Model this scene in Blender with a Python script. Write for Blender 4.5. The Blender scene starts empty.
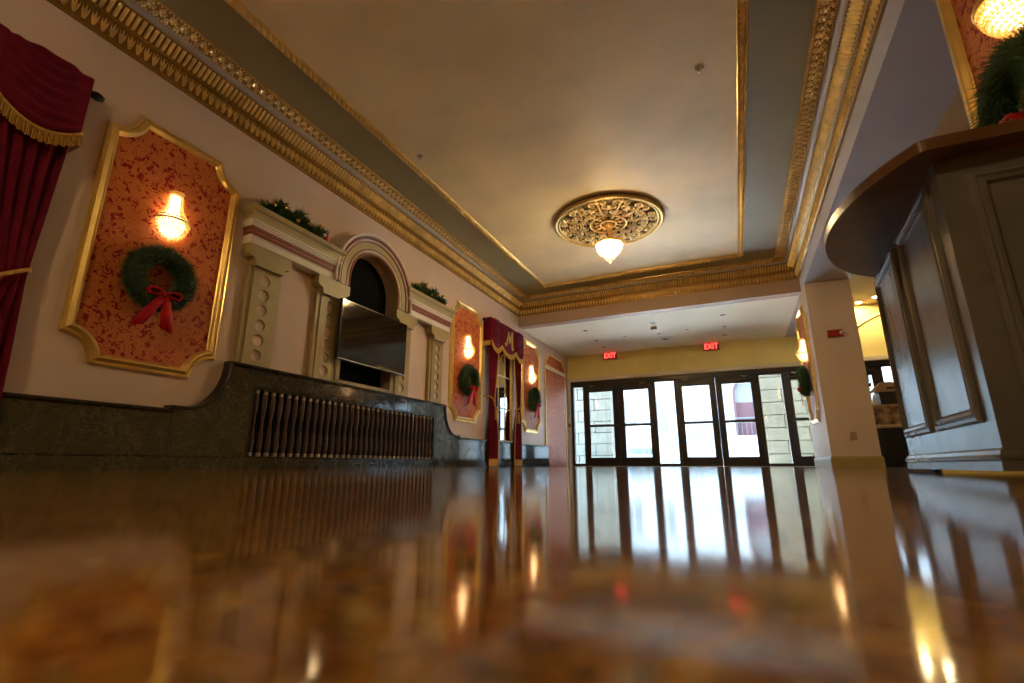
import bpy, math, random
from mathutils import Vector, Matrix
from mathutils.geometry import tessellate_polygon
PI = math.pi
R = random.Random(7)
scene = bpy.context.scene
COL = scene.collection

# ------------------------------------------------------------------ camera
F_PX, PITCH, YAW, CAM_H = 482.24, math.radians(14.376), math.radians(24.567), 0.035
fw = Vector((-math.sin(YAW) * math.cos(PITCH), math.cos(YAW) * math.cos(PITCH), math.sin(PITCH)))
rt = Vector((math.cos(YAW), math.sin(YAW), 0))
up = rt.cross(fw)
cam = bpy.data.cameras.new('camera')
cam.sensor_width = 36.0
cam.lens = F_PX / 1024 * 36
cam.clip_start = 0.004
cam.clip_end = 300
cam.dof.use_dof = True
cam.dof.focus_distance = 5.0
cam.dof.aperture_fstop = 2.8
camo = bpy.data.objects.new('camera', cam)
COL.objects.link(camo)
camo.matrix_world = Matrix(((rt.x, up.x, -fw.x, 0), (rt.y, up.y, -fw.y, 0), (rt.z, up.z, -fw.z, CAM_H), (0, 0, 0, 1)))
scene.camera = camo

# ------------------------------------------------------------------ daylight and exposure
SKY_STRENGTH = 6.6
SUN_STRENGTH = 25.0
LAMP = 0.45
world = bpy.data.worlds.new('world')
scene.world = world
world.use_nodes = True
wn = world.node_tree
bg = wn.nodes['Background']
bg.inputs['Color'].default_value = (0.52, 0.75, 1.0, 1)
bg.inputs['Strength'].default_value = SKY_STRENGTH
sun = bpy.data.lights.new('sun', 'SUN')
sun.energy = SUN_STRENGTH
sun.angle = math.radians(1.0)
sun.color = (1.0, 0.96, 0.9)
suno = bpy.data.objects.new('sun', sun)
COL.objects.link(suno)
suno.rotation_euler = Vector((0.22, -0.80, -0.78)).to_track_quat('-Z', 'Y').to_euler()
# portal in the entrance front, guides the sky light through the glass
pl = bpy.data.lights.new('entrance_portal', 'AREA')
pl.shape = 'RECTANGLE'; pl.size = 7.8; pl.size_y = 2.3
pl.cycles.is_portal = True
plo = bpy.data.objects.new('entrance_portal', pl)
COL.objects.link(plo)
plo.location = (-0.25, 13.12, 1.17)
plo.rotation_euler = (-PI / 2, 0, 0)
vs = scene.view_settings
vs.view_transform = 'Standard'; vs.look = 'None'; vs.gamma = 1.0; vs.use_curve_mapping = False
vs.exposure = 1.82

# ------------------------------------------------------------------ materials
MATS = {}
def nodes_of(name):
    m = bpy.data.materials.new(name); m.use_nodes = True
    nt = m.node_tree
    return m, nt, nt.nodes['Principled BSDF']
def rgba(c): return (c[0], c[1], c[2], 1.0)
def pmat(name, col, rough=0.5, metal=0.0, var=0.0, vscale=6.0, bump=0.0, bscale=60.0, col2=None, spec=None, sheen=0.0, coat=0.0, world_space=False, detail=4.0):
    m, nt, b = nodes_of(name)
    b.inputs['Base Color'].default_value = rgba(col)
    b.inputs['Roughness'].default_value = rough
    b.inputs['Metallic'].default_value = metal
    if spec is not None: b.inputs['Specular IOR Level'].default_value = spec
    if sheen: b.inputs['Sheen Weight'].default_value = sheen; b.inputs['Sheen Roughness'].default_value = 0.4
    if coat: b.inputs['Coat Weight'].default_value = coat; b.inputs['Coat Roughness'].default_value = 0.08
    if var or bump:
        if world_space:
            g = nt.nodes.new('ShaderNodeNewGeometry'); co = g.outputs['Position']
        else:
            t = nt.nodes.new('ShaderNodeTexCoord'); co = t.outputs['Object']
    if var:
        n = nt.nodes.new('ShaderNodeTexNoise'); n.inputs['Scale'].default_value = vscale; n.inputs['Detail'].default_value = detail
        nt.links.new(co, n.inputs['Vector'])
        r = nt.nodes.new('ShaderNodeValToRGB')
        c2 = col2 or tuple(min(1, c * (1 + var)) for c in col)
        c1 = tuple(c * (1 - var) for c in col) if not col2 else col
        r.color_ramp.elements[0].position = 0.32; r.color_ramp.elements[1].position = 0.68
        r.color_ramp.elements[0].color = rgba(c1); r.color_ramp.elements[1].color = rgba(c2)
        nt.links.new(n.outputs['Fac'], r.inputs['Fac']); nt.links.new(r.outputs['Color'], b.inputs['Base Color'])
    if bump:
        n2 = nt.nodes.new('ShaderNodeTexNoise'); n2.inputs['Scale'].default_value = bscale; n2.inputs['Detail'].default_value = 3
        nt.links.new(co, n2.inputs['Vector'])
        bp = nt.nodes.new('ShaderNodeBump'); bp.inputs['Strength'].default_value = bump; bp.inputs['Distance'].default_value = 0.01
        nt.links.new(n2.outputs['Fac'], bp.inputs['Height']); nt.links.new(bp.outputs['Normal'], b.inputs['Normal'])
    MATS[name] = m
    return m
def emat(name, col, strength):
    m = bpy.data.materials.new(name); m.use_nodes = True
    nt = m.node_tree; nt.nodes.remove(nt.nodes['Principled BSDF'])
    e = nt.nodes.new('ShaderNodeEmission'); e.inputs['Color'].default_value = rgba(col); e.inputs['Strength'].default_value = strength
    nt.links.new(e.outputs[0], nt.nodes['Material Output'].inputs['Surface'])
    MATS[name] = m
    return m

pmat('wall_plaster', (0.60, 0.46, 0.38), 0.55, var=0.06, vscale=1.6, bump=0.05, bscale=35, world_space=True)
pmat('pier_plaster', (0.62, 0.51, 0.44), 0.6, var=0.05, vscale=1.6, bump=0.04, bscale=35, world_space=True)
pmat('ceiling_cream', (0.80, 0.67, 0.38), 0.5, var=0.11, vscale=1.1, bump=0.06, bscale=14, world_space=True, detail=6)
pmat('vestibule_ceiling', (0.85, 0.80, 0.64), 0.7, var=0.03, vscale=1.2, world_space=True)
pmat('olive_paint', (0.26, 0.22, 0.10), 0.45, var=0.06, vscale=2, world_space=True)
pmat('ochre_wall', (0.88, 0.77, 0.29), 0.6, var=0.06, vscale=1.5, world_space=True)
pmat('beam_brown', (0.42, 0.29, 0.22), 0.6, var=0.06, vscale=2, world_space=True)
pmat('beam_cool_light', (0.46, 0.47, 0.57), 0.6, var=0.05, vscale=1.4, world_space=True)  # cool daylight on the soffit is put into the beam's colour
pmat('tan_ceiling', (0.60, 0.46, 0.26), 0.6, var=0.05, vscale=1.4, world_space=True)
pmat('cream_trim', (0.72, 0.66, 0.52), 0.45, var=0.03)
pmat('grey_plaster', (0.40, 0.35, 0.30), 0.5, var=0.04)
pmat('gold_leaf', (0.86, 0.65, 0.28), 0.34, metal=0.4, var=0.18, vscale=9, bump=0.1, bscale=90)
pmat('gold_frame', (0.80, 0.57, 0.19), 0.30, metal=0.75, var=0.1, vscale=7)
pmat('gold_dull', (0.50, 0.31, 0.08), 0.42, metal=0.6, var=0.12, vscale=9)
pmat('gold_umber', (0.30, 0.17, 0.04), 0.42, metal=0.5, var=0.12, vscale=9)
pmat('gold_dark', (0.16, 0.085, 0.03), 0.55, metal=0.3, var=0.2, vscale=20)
pmat('gold_fringe', (0.50, 0.29, 0.055), 0.65, var=0.2, vscale=60)
pmat('velvet_red', (0.13, 0.003, 0.017), 0.8, var=0.2, vscale=10, sheen=0.04, spec=0.15)
pmat('velvet_seam', (0.12, 0.002, 0.01), 0.8, var=0.1)
pmat('olive_gold_paint', (0.36, 0.285, 0.12), 0.42, var=0.06, vscale=5)
pmat('red_brown_paint', (0.24, 0.07, 0.04), 0.42, var=0.08, vscale=8)
pmat('ivory_paint', (0.70, 0.64, 0.54), 0.40, var=0.03)
pmat('niche_black', (0.008, 0.009, 0.010), 0.9, var=0.1, spec=0.05)
pmat('tv_black', (0.012, 0.012, 0.013), 0.3, var=0.05)
pmat('tv_screen', (0.008, 0.008, 0.009), 0.07, var=0.04, spec=0.6)
pmat('black_metal', (0.015, 0.014, 0.013), 0.4, metal=0.3, var=0.1)
pmat('bronze_frame', (0.022, 0.016, 0.013), 0.38, metal=0.2, var=0.1)
pmat('steel', (0.55, 0.55, 0.54), 0.3, metal=1.0, var=0.05)
pmat('grille_bronze', (0.085, 0.042, 0.018), 0.36, metal=0.3, var=0.2, vscale=25)
pmat('grille_knob', (0.42, 0.32, 0.2), 0.4, metal=0.4, var=0.1, vscale=25)
pmat('white_jamb', (0.72, 0.76, 0.80), 0.5, var=0.03)
pmat('white_plastic', (0.8, 0.79, 0.76), 0.4, var=0.02)
pmat('tan_plastic', (0.42, 0.29, 0.17), 0.4, var=0.03)
pmat('alarm_red', (0.35, 0.02, 0.02), 0.35, var=0.05)
pmat('needle_green', (0.022, 0.07, 0.018), 0.6, var=0.5, vscale=25, col2=(0.07, 0.17, 0.04))
pmat('needle_dark', (0.012, 0.04, 0.014), 0.7, var=0.3, vscale=20)
pmat('ribbon_red', (0.50, 0.006, 0.012), 0.55, var=0.12, vscale=25, spec=0.2)
pmat('bauble_gold', (0.75, 0.55, 0.16), 0.15, metal=0.9, var=0.05)
pmat('bar_paint', (0.15, 0.135, 0.115), 0.27, var=0.10, vscale=7, bump=0.03, bscale=30)
pmat('bar_top_wood', (0.135, 0.066, 0.026), 0.32, var=0.25, vscale=8)
pmat('black_rubber', (0.01, 0.01, 0.01), 0.6, var=0.1)
pmat('stone_block', (0.125, 0.122, 0.10), 0.85, var=0.07, vscale=3, bump=0.15, bscale=40)
pmat('mortar', (0.045, 0.043, 0.038), 0.9, var=0.1)
pmat('pavement', (0.55, 0.55, 0.54), 0.9, var=0.06, vscale=2, world_space=True)
pmat('facade_white', (0.24, 0.235, 0.23), 0.85, var=0.05, vscale=1, world_space=True)
pmat('facade_red', (0.045, 0.005, 0.012), 0.6, var=0.08)
pmat('facade_glass', (0.10, 0.105, 0.11), 0.12, var=0.1)
pmat('rail_grey', (0.05, 0.06, 0.065), 0.5, var=0.1)
pmat('table_cloth_black', (0.012, 0.012, 0.014), 0.8, var=0.2, vscale=8)
pmat('table_linen', (0.50, 0.38, 0.22), 0.7, var=0.12, vscale=12)
pmat('chest_marbled', (0.10, 0.06, 0.03), 0.5, var=0.5, vscale=9, col2=(0.50, 0.36, 0.2))
pmat('box_dark', (0.03, 0.02, 0.014), 0.4, var=0.2)
pmat('box_tan', (0.45, 0.30, 0.14), 0.6, var=0.12, vscale=10)
pmat('sprig_white', (0.6, 0.6, 0.6), 0.7, var=0.2, vscale=20)
emat('lamp_warm', (1.0, 0.68, 0.32), 7.5 * LAMP)
emat('lamp_warm_big', (1.0, 0.74, 0.38), 230.0 * LAMP)
emat('downlight_glow', (1.0, 0.72, 0.38), 350.0 * LAMP)
emat('exit_red', (1.0, 0.06, 0.045), 1.2)

def make_crystal():
    m = bpy.data.materials.new('crystal'); m.use_nodes = True
    nt = m.node_tree; nt.nodes.remove(nt.nodes['Principled BSDF'])
    tl = nt.nodes.new('ShaderNodeBsdfTranslucent'); tl.inputs['Color'].default_value = (0.80, 0.56, 0.25, 1)
    gl = nt.nodes.new('ShaderNodeBsdfGlossy'); gl.inputs['Roughness'].default_value = 0.12; gl.inputs['Color'].default_value = (1, 0.93, 0.78, 1)
    tr = nt.nodes.new('ShaderNodeBsdfTransparent')
    n = nt.nodes.new('ShaderNodeTexNoise'); n.inputs['Scale'].default_value = 40
    mx = nt.nodes.new('ShaderNodeMixShader'); mx.inputs[0].default_value = 0.35
    m2 = nt.nodes.new('ShaderNodeMixShader')
    mr_ = nt.nodes.new('ShaderNodeMapRange'); mr_.inputs[1].default_value = 0.35; mr_.inputs[2].default_value = 0.7; mr_.inputs[3].default_value = 0.02; mr_.inputs[4].default_value = 0.35
    nt.links.new(n.outputs['Fac'], mr_.inputs[0]); nt.links.new(mr_.outputs[0], m2.inputs[0])
    nt.links.new(tl.outputs[0], mx.inputs[1]); nt.links.new(gl.outputs[0], mx.inputs[2])
    nt.links.new(mx.outputs[0], m2.inputs[1]); nt.links.new(tr.outputs[0], m2.inputs[2])
    nt.links.new(m2.outputs[0], nt.nodes['Material Output'].inputs['Surface'])
    MATS['crystal'] = m
make_crystal()

def make_glass():
    m = bpy.data.materials.new('clear_glass'); m.use_nodes = True
    nt = m.node_tree; nt.nodes.remove(nt.nodes['Principled BSDF'])
    tr = nt.nodes.new('ShaderNodeBsdfTransparent'); tr.inputs['Color'].default_value = (0.94, 0.97, 0.97, 1)
    gl = nt.nodes.new('ShaderNodeBsdfGlossy'); gl.inputs['Roughness'].default_value = 0.0
    fr = nt.nodes.new('ShaderNodeFresnel'); fr.inputs['IOR'].default_value = 1.5
    mx = nt.nodes.new('ShaderNodeMixShader')
    nt.links.new(fr.outputs[0], mx.inputs[0]); nt.links.new(tr.outputs[0], mx.inputs[1]); nt.links.new(gl.outputs[0], mx.inputs[2])
    nt.links.new(mx.outputs[0], nt.nodes['Material Output'].inputs['Surface'])
    MATS['clear_glass'] = m
make_glass()

def make_mirror():
    m, nt, b = nodes_of('mirror_glass')
    b.inputs['Base Color'].default_value = (0.85, 0.87, 0.86, 1); b.inputs['Metallic'].default_value = 1; b.inputs['Roughness'].default_value = 0.02
    n = nt.nodes.new('ShaderNodeTexNoise'); n.inputs['Scale'].default_value = 3
    bp = nt.nodes.new('ShaderNodeBump'); bp.inputs['Strength'].default_value = 0.02; bp.inputs['Distance'].default_value = 0.01
    nt.links.new(n.outputs['Fac'], bp.inputs['Height']); nt.links.new(bp.outputs['Normal'], b.inputs['Normal'])
    MATS['mirror_glass'] = m
make_mirror()

def make_floor():
    m, nt, b = nodes_of('terrazzo')
    g = nt.nodes.new('ShaderNodeNewGeometry')
    v = nt.nodes.new('ShaderNodeTexVoronoi'); v.inputs['Scale'].default_value = 170; v.inputs['Randomness'].default_value = 1
    nt.links.new(g.outputs['Position'], v.inputs['Vector'])
    sep = nt.nodes.new('ShaderNodeSeparateColor'); nt.links.new(v.outputs['Color'], sep.inputs[0])
    r = nt.nodes.new('ShaderNodeValToRGB'); cr = r.color_ramp
    cr.interpolation = 'CONSTANT'
    cols = [(0.0, (0.14, 0.055, 0.016)), (0.22, (0.34, 0.16, 0.03)), (0.45, (0.23, 0.085, 0.02)), (0.66, (0.46, 0.24, 0.05)), (0.84, (0.09, 0.036, 0.014)), (0.94, (0.55, 0.38, 0.14))]
    while len(cr.elements) < len(cols): cr.elements.new(0.5)
    for e, (p, c) in zip(cr.elements, cols): e.position = p; e.color = rgba(c)
    nt.links.new(sep.outputs[0], r.inputs['Fac'])
    n = nt.nodes.new('ShaderNodeTexNoise'); n.inputs['Scale'].default_value = 7; n.inputs['Detail'].default_value = 5
    nt.links.new(g.outputs['Position'], n.inputs['Vector'])
    mx = nt.nodes.new('ShaderNodeMix'); mx.data_type = 'RGBA'; mx.blend_type = 'MULTIPLY'; mx.inputs[0].default_value = 0.7
    r2 = nt.nodes.new('ShaderNodeValToRGB'); r2.color_ramp.elements[0].position = 0.3; r2.color_ramp.elements[1].position = 0.7
    r2.color_ramp.elements[0].color = (0.5, 0.45, 0.4, 1); r2.color_ramp.elements[1].color = (1.0, 0.95, 0.85, 1)
    nt.links.new(n.outputs['Fac'], r2.inputs['Fac'])
    nt.links.new(r.outputs['Color'], mx.inputs[6]); nt.links.new(r2.outputs['Color'], mx.inputs[7])
    nt.links.new(mx.outputs[2], b.inputs['Base Color'])
    b.inputs['Roughness'].default_value = 0.085
    b.inputs['Specular IOR Level'].default_value = 0.58
    nb = nt.nodes.new('ShaderNodeTexNoise'); nb.inputs['Scale'].default_value = 2.2; nb.inputs['Detail'].default_value = 2
    nt.links.new(g.outputs['Position'], nb.inputs['Vector'])
    bp = nt.nodes.new('ShaderNodeBump'); bp.inputs['Strength'].default_value = 0.02; bp.inputs['Distance'].default_value = 0.02
    nt.links.new(nb.outputs['Fac'], bp.inputs['Height']); nt.links.new(bp.outputs['Normal'], b.inputs['Normal'])
    MATS['terrazzo'] = m
make_floor()

def make_marble():
    m, nt, b = nodes_of('dark_marble')
    g = nt.nodes.new('ShaderNodeNewGeometry')
    n = nt.nodes.new('ShaderNodeTexNoise'); n.inputs['Scale'].default_value = 4.6; n.inputs['Detail'].default_value = 10; n.inputs['Roughness'].default_value = 0.68; n.inputs['Distortion'].default_value = 0.7
    nt.links.new(g.outputs['Position'], n.inputs['Vector'])
    r = nt.nodes.new('ShaderNodeValToRGB'); cr = r.color_ramp
    cols = [(0.0, (0.016, 0.017, 0.016)), (0.40, (0.026, 0.025, 0.020)), (0.485, (0.036, 0.035, 0.028)), (0.5, (0.085, 0.078, 0.06)), (0.515, (0.03, 0.03, 0.026)), (0.62, (0.016, 0.018, 0.018)), (0.8, (0.06, 0.052, 0.036))]
    while len(cr.elements) < len(cols): cr.elements.new(0.5)
    for e, (p, c) in zip(cr.elements, cols): e.position = p; e.color = rgba(c)
    nt.links.new(n.outputs['Fac'], r.inputs['Fac']); nt.links.new(r.outputs['Color'], b.inputs['Base Color'])
    b.inputs['Roughness'].default_value = 0.09
    b.inputs['Specular IOR Level'].default_value = 0.85
    MATS['dark_marble'] = m
make_marble()
pmat('marble_cap', (0.018, 0.018, 0.017), 0.2, var=0.4, vscale=14)

def make_wallpaper():
    m, nt, b = nodes_of('damask_wallpaper')
    N, L = nt.nodes.new, nt.links.new
    t = N('ShaderNodeTexCoord')
    mp = N('ShaderNodeMapping'); mp.inputs['Scale'].default_value = (0.0, 1, 1); L(t.outputs['Object'], mp.inputs['Vector'])
    n1 = N('ShaderNodeTexNoise'); n1.inputs['Scale'].default_value = 8.5; n1.inputs['Detail'].default_value = 1.0; n1.inputs['Distortion'].default_value = 1.4
    L(mp.outputs[0], n1.inputs['Vector'])
    def math_(op, a, bb=None, c=None):
        k = N('ShaderNodeMath'); k.operation = op
        for i, x in enumerate((a, bb, c)):
            if x is None: continue
            if isinstance(x, (int, float)): k.inputs[i].default_value = x
            else: L(x, k.inputs[i])
        return k.outputs[0]
    d = math_('ABSOLUTE', math_('SUBTRACT', n1.outputs['Fac'], 0.5))
    vine = math_('LESS_THAN', d, 0.010)
    nd = N('ShaderNodeTexNoise'); nd.inputs['Scale'].default_value = 26; nd.inputs['Detail'].default_value = 2; L(mp.outputs[0], nd.inputs['Vector'])
    ad = N('ShaderNodeMix'); ad.data_type = 'RGBA'; ad.blend_type = 'ADD'; ad.inputs[0].default_value = 0.10
    L(mp.outputs[0], ad.inputs[6]); L(nd.outputs['Color'], ad.inputs[7])
    v = N('ShaderNodeTexVoronoi'); v.inputs['Scale'].default_value = 19; L(ad.outputs[2], v.inputs['Vector'])
    leaf = math_('MULTIPLY', math_('LESS_THAN', v.outputs['Distance'], 0.37), math_('LESS_THAN', d, 0.12))
    mask = math_('MAXIMUM', vine, leaf)
    mx = N('ShaderNodeMix'); mx.data_type = 'RGBA'
    mx.inputs[6].default_value = (0.55, 0.165, 0.045, 1); mx.inputs[7].default_value = (0.26, 0.008, 0.010, 1)
    L(mask, mx.inputs[0]); L(mx.outputs[2], b.inputs['Base Color'])
    b.inputs['Roughness'].default_value = 0.5
    b.inputs['Specular IOR Level'].default_value = 0.25
    MATS['damask_wallpaper'] = m
make_wallpaper()

# ------------------------------------------------------------------ mesh helpers
class MB:
    def __init__(s): s.v = []; s.f = []
    def add(s, vs, fs):
        o = len(s.v); s.v.extend([tuple(p) for p in vs]); s.f.extend([tuple(i + o for i in f) for f in fs]); return s
    def box(s, x0, x1, y0, y1, z0, z1):
        vs = [(x0, y0, z0), (x1, y0, z0), (x1, y1, z0), (x0, y1, z0), (x0, y0, z1), (x1, y0, z1), (x1, y1, z1), (x0, y1, z1)]
        return s.add(vs, [(0, 3, 2, 1), (4, 5, 6, 7), (0, 1, 5, 4), (1, 2, 6, 5), (2, 3, 7, 6), (3, 0, 4, 7)])
    def cbox(s, x0, x1, y0, y1, z0, z1, c=0.01):
        # box with chamfered edges towards +x (the wall-out side)
        vs = [(x0, y0, z0), (x0, y1, z0), (x0, y1, z1), (x0, y0, z1), (x1 - c, y0, z0), (x1 - c, y1, z0), (x1 - c, y1, z1), (x1 - c, y0, z1),
              (x1, y0 + c, z0 + c), (x1, y1 - c, z0 + c), (x1, y1 - c, z1 - c), (x1, y0 + c, z1 - c)]
        fs = [(0, 3, 2, 1), (8, 9, 10, 11)]
        for k in range(4):
            n = (k + 1) % 4
            fs += [(k, n, 4 + n, 4 + k), (4 + k, 4 + n, 8 + n, 8 + k)]
        return s.add(vs, fs)
    def prism(s, outer, holes, mp, d0, d1):
        """polygon with holes in a 2-D plane, extruded from d0 to d1; mp(a,b,d) -> xyz"""
        loops = [outer] + list(holes)
        tri = tessellate_polygon([[Vector((p[0], p[1], 0)) for p in l] for l in loops])
        flat = [p for l in loops for p in l]
        n = len(flat)
        vs = [mp(p[0], p[1], d1) for p in flat] + [mp(p[0], p[1], d0) for p in flat]
        fs = [tuple(t) for t in tri] + [tuple(i + n for i in reversed(t)) for t in tri]
        k = 0
        for l in loops:
            m = len(l)
            for i in range(m):
                a, b = k + i, k + (i + 1) % m
                fs.append((a, b, b + n, a + n))
            k += m
        return s.add(vs, fs)
    def lathe(s, prof, n=24, c=(0, 0, 0), cap=False):
        vs, fs = [], []
        for r, z in prof:
            for i in range(n):
                a = 2 * PI * i / n
                vs.append((c[0] + r * math.cos(a), c[1] + r * math.sin(a), c[2] + z))
        for j in range(len(prof) - 1):
            for i in range(n):
                k = (i + 1) % n
                fs.append((j * n + i, j * n + k, (j + 1) * n + k, (j + 1) * n + i))
        if cap:
            fs.append(tuple(range(n - 1, -1, -1))); fs.append(tuple((len(prof) - 1) * n + i for i in range(n)))
        return s.add(vs, fs)
    def torus(s, c, R_, r, n=32, m=8, axis='z'):
        vs, fs = [], []
        for i in range(n):
            a = 2 * PI * i / n
            for j in range(m):
                b = 2 * PI * j / m
                p = ((R_ + r * math.cos(b)) * math.cos(a), (R_ + r * math.cos(b)) * math.sin(a), r * math.sin(b))
                if axis == 'x': p = (p[2], p[0], p[1])
                if axis == 'y': p = (p[0], p[2], p[1])
                vs.append((c[0] + p[0], c[1] + p[1], c[2] + p[2]))
        for i in range(n):
            for j in range(m):
                fs.append((i * m + j, ((i + 1) % n) * m + j, ((i + 1) % n) * m + (j + 1) % m, i * m + (j + 1) % m))
        return s.add(vs, fs)
    def tube(s, pts, r, n=8, closed=False):
        pts = [Vector(p) for p in pts]; N = len(pts)
        rad = r if isinstance(r, (list, tuple)) else [r] * N
        vs, fs = [], []
        prev = None
        for i, p in enumerate(pts):
            if closed: t = pts[(i + 1) % N] - pts[i - 1]
            else: t = pts[min(i + 1, N - 1)] - pts[max(i - 1, 0)]
            t.normalize()
            if prev is None:
                a = Vector((0, 0, 1)) if abs(t.z) < 0.9 else Vector((1, 0, 0))
                u = t.cross(a).normalized()
            else:
                u = (prev - t * prev.dot(t)).normalized()
            prev = u; w = t.cross(u)
            for j in range(n):
                b = 2 * PI * j / n
                vs.append(p + (u * math.cos(b) + w * math.sin(b)) * rad[i])
        M = N if closed else N - 1
        for i in range(M):
            k = (i + 1) % N
            for j in range(n):
                fs.append((i * n + j, i * n + (j + 1) % n, k * n + (j + 1) % n, k * n + j))
        if not closed:
            fs.append(tuple(range(n - 1, -1, -1))); fs.append(tuple((N - 1) * n + j for j in range(n)))
        return s.add(vs, fs)
    def bead(s, c, r, rz=None):
        rz = rz or r
        x, y, z = c
        return s.add([(x + r, y, z), (x, y + r, z), (x - r, y, z), (x, y - r, z), (x, y, z + rz), (x, y, z - rz)],
                     [(0, 1, 4), (1, 2, 4), (2, 3, 4), (3, 0, 4), (1, 0, 5), (2, 1, 5), (3, 2, 5), (0, 3, 5)])
    def ball(s, c, r, n=10, m=6):
        prof = [(max(1e-4, r * math.sin(PI * j / m)), -r * math.cos(PI * j / m)) for j in range(m + 1)]
        return s.lathe(prof, n, c)
    def sweep(s, path, prof, mp, closed=True, flip=False):
        """profile (offset to the left of the path, height) mitred along a 2-D path; mp(a,b,h) -> xyz"""
        N = len(path); P = [Vector(p) for p in path]
        sg = -1 if flip else 1
        vs, fs = [], []; K = len(prof)
        for i in range(N):
            if closed or 0 < i < N - 1:
                a = (P[i] - P[i - 1]).normalized(); b = (P[(i + 1) % N] - P[i]).normalized()
            elif i == 0: a = b = (P[1] - P[0]).normalized()
            else: a = b = (P[-1] - P[-2]).normalized()
            na, nb = Vector((-a.y, a.x)), Vector((-b.y, b.x))
            m = na + nb
            if m.length < 1e-6: m = na.copy()
            m.normalize(); m = m / max(0.25, m.dot(na))
            for (o, h) in prof:
                q = P[i] + m * (o * sg); vs.append(mp(q.x, q.y, h))
        for i in range(N if closed else N - 1):
            k = (i + 1) % N
            for j in range(K - 1): fs.append((i * K + j, k * K + j, k * K + j + 1, i * K + j + 1))
        return s.add(vs, fs)
    def grid(s, fn, nu, nv):
        vs = [fn(i / nu, j / nv) for j in range(nv + 1) for i in range(nu + 1)]
        fs = [(j * (nu + 1) + i, j * (nu + 1) + i + 1, (j + 1) * (nu + 1) + i + 1, (j + 1) * (nu + 1) + i) for j in range(nv) for i in range(nu)]
        return s.add(vs, fs)
    def mesh(s, name, smooth=False):
        me = bpy.data.meshes.new(name); me.from_pydata(s.v, [], s.f); me.validate(); me.update()
        import bmesh
        bm = bmesh.new(); bm.from_mesh(me); bmesh.ops.recalc_face_normals(bm, faces=bm.faces); bm.to_mesh(me); bm.free()
        if smooth:
            for p in me.polygons: p.use_smooth = True
        return me
    def build(s, name, mat, parent=None, smooth=False, stuff=False, label=None, org=None):
        if org is not None:
            s.v = [(a - org[0], b - org[1], c - org[2]) for a, b, c in s.v]
        me = s.mesh(name, smooth); me.materials.append(MATS[mat])
        return link(name, me, parent, stuff, label)
def link(name, me, parent=None, stuff=False, label=None):
    o = bpy.data.objects.new(name, me); COL.objects.link(o)
    if parent is not None: o.parent = parent
    if stuff: o['kind'] = 'stuff'
    if label: o['label'] = label
    return o
def thing(name, label, cat, loc=(0, 0, 0), rz=0.0, group=None):
    o = bpy.data.objects.new(name, None); COL.objects.link(o); o.empty_display_size = 0.1
    o.location = loc; o.rotation_euler = (0, 0, rz); o['label'] = label; o['category'] = cat
    if group: o['group'] = group
    return o
def tag(o, label, cat, group=None):
    o['label'] = label; o['category'] = cat
    if group: o['group'] = group
    return o
def struct(name, mb, mat, label, cat, smooth=False):
    o = mb.build(name, mat, None, smooth); o['kind'] = 'structure'; o['label'] = label; o['category'] = cat
    return o
def struct_root(name, label, cat, loc=(0, 0, 0)):
    o = thing(name, label, cat, loc); o['kind'] = 'structure'; return o
def copy_tree(o, parent=None):
    c = o.copy(); COL.objects.link(c); c.parent = parent
    for ch in list(o.children): copy_tree(ch, c)
    return c
def place(o, loc, rz, label): o.location = loc; o.rotation_euler = (0, 0, rz); o['label'] = label; return o
def YZ(a, b, d): return (d, a, b)       # 2-D in the wall plane, extruded out of the left wall
def XZ(a, b, d): return (a, d, b)
def XY(a, b, d): return (a, b, d)
def circle(cy, cz, r, n=20): return [(cy + r * math.cos(2 * PI * i / n), cz + r * math.sin(2 * PI * i / n)) for i in range(n)]

# ------------------------------------------------------------------ room dimensions (metres, read off the photograph)
XL, XR, XR2 = -4.2, 1.32, 1.96       # left wall, hall face and far face of the right-hand piers
YE, YB, YBACK = 13.0, 9.55, -6.0     # entrance front, beam before the vestibule, wall behind the camera
ZC, ZS = 3.62, 3.04                  # hall ceiling, beam soffit
CY = 4.66                            # axis of the alcove on the left wall
XADJ = 7.6

floor = struct('floor', MB().box(-4.5, XADJ + 0.3, YBACK - 0.3, YE + 0.25, -0.2, 0.0), 'terrazzo', 'polished brown terrazzo floor of the hall', 'floor')

# niche hole in the left wall
NY0, NY1, NZ0, NZC, NR = CY - 0.46, CY + 0.46, 0.97, 2.24, 0.46
def arch_loop(y0, y1, z0, zc, r, n=24):
    c = (y0 + y1) / 2
    return [(y0, z0), (y1, z0)] + [(c + r * math.cos(PI * i / n), zc + r * math.sin(PI * i / n)) for i in range(n + 1)]
wl = MB().prism([(YBACK - 0.2, 0), (YE + 0.2, 0), (YE + 0.2, 3.9), (YBACK - 0.2, 3.9)], [arch_loop(NY0, NY1, NZ0, NZC, NR)], YZ, XL - 0.3, XL)
struct('wall_left', wl, 'wall_plaster', 'mauve plastered long wall on the left', 'wall')
struct('wall_back', MB().box(-4.5, XADJ + 0.3, YBACK - 0.25, YBACK, 0, 3.9), 'wall_plaster', 'plastered wall behind the viewer', 'wall')
struct('wall_right', MB().box(XADJ, XADJ + 0.25, YBACK, YE + 0.2, 0, 3.9), 'ochre_wall', 'ochre wall of the adjoining room', 'wall')

ceil = struct('ceiling', MB().box(-4.5, 1.5, YBACK - 0.2, YB + 0.3, ZC, 3.95), 'ceiling_cream', 'mottled cream plaster ceiling of the hall', 'ceiling')
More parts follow.
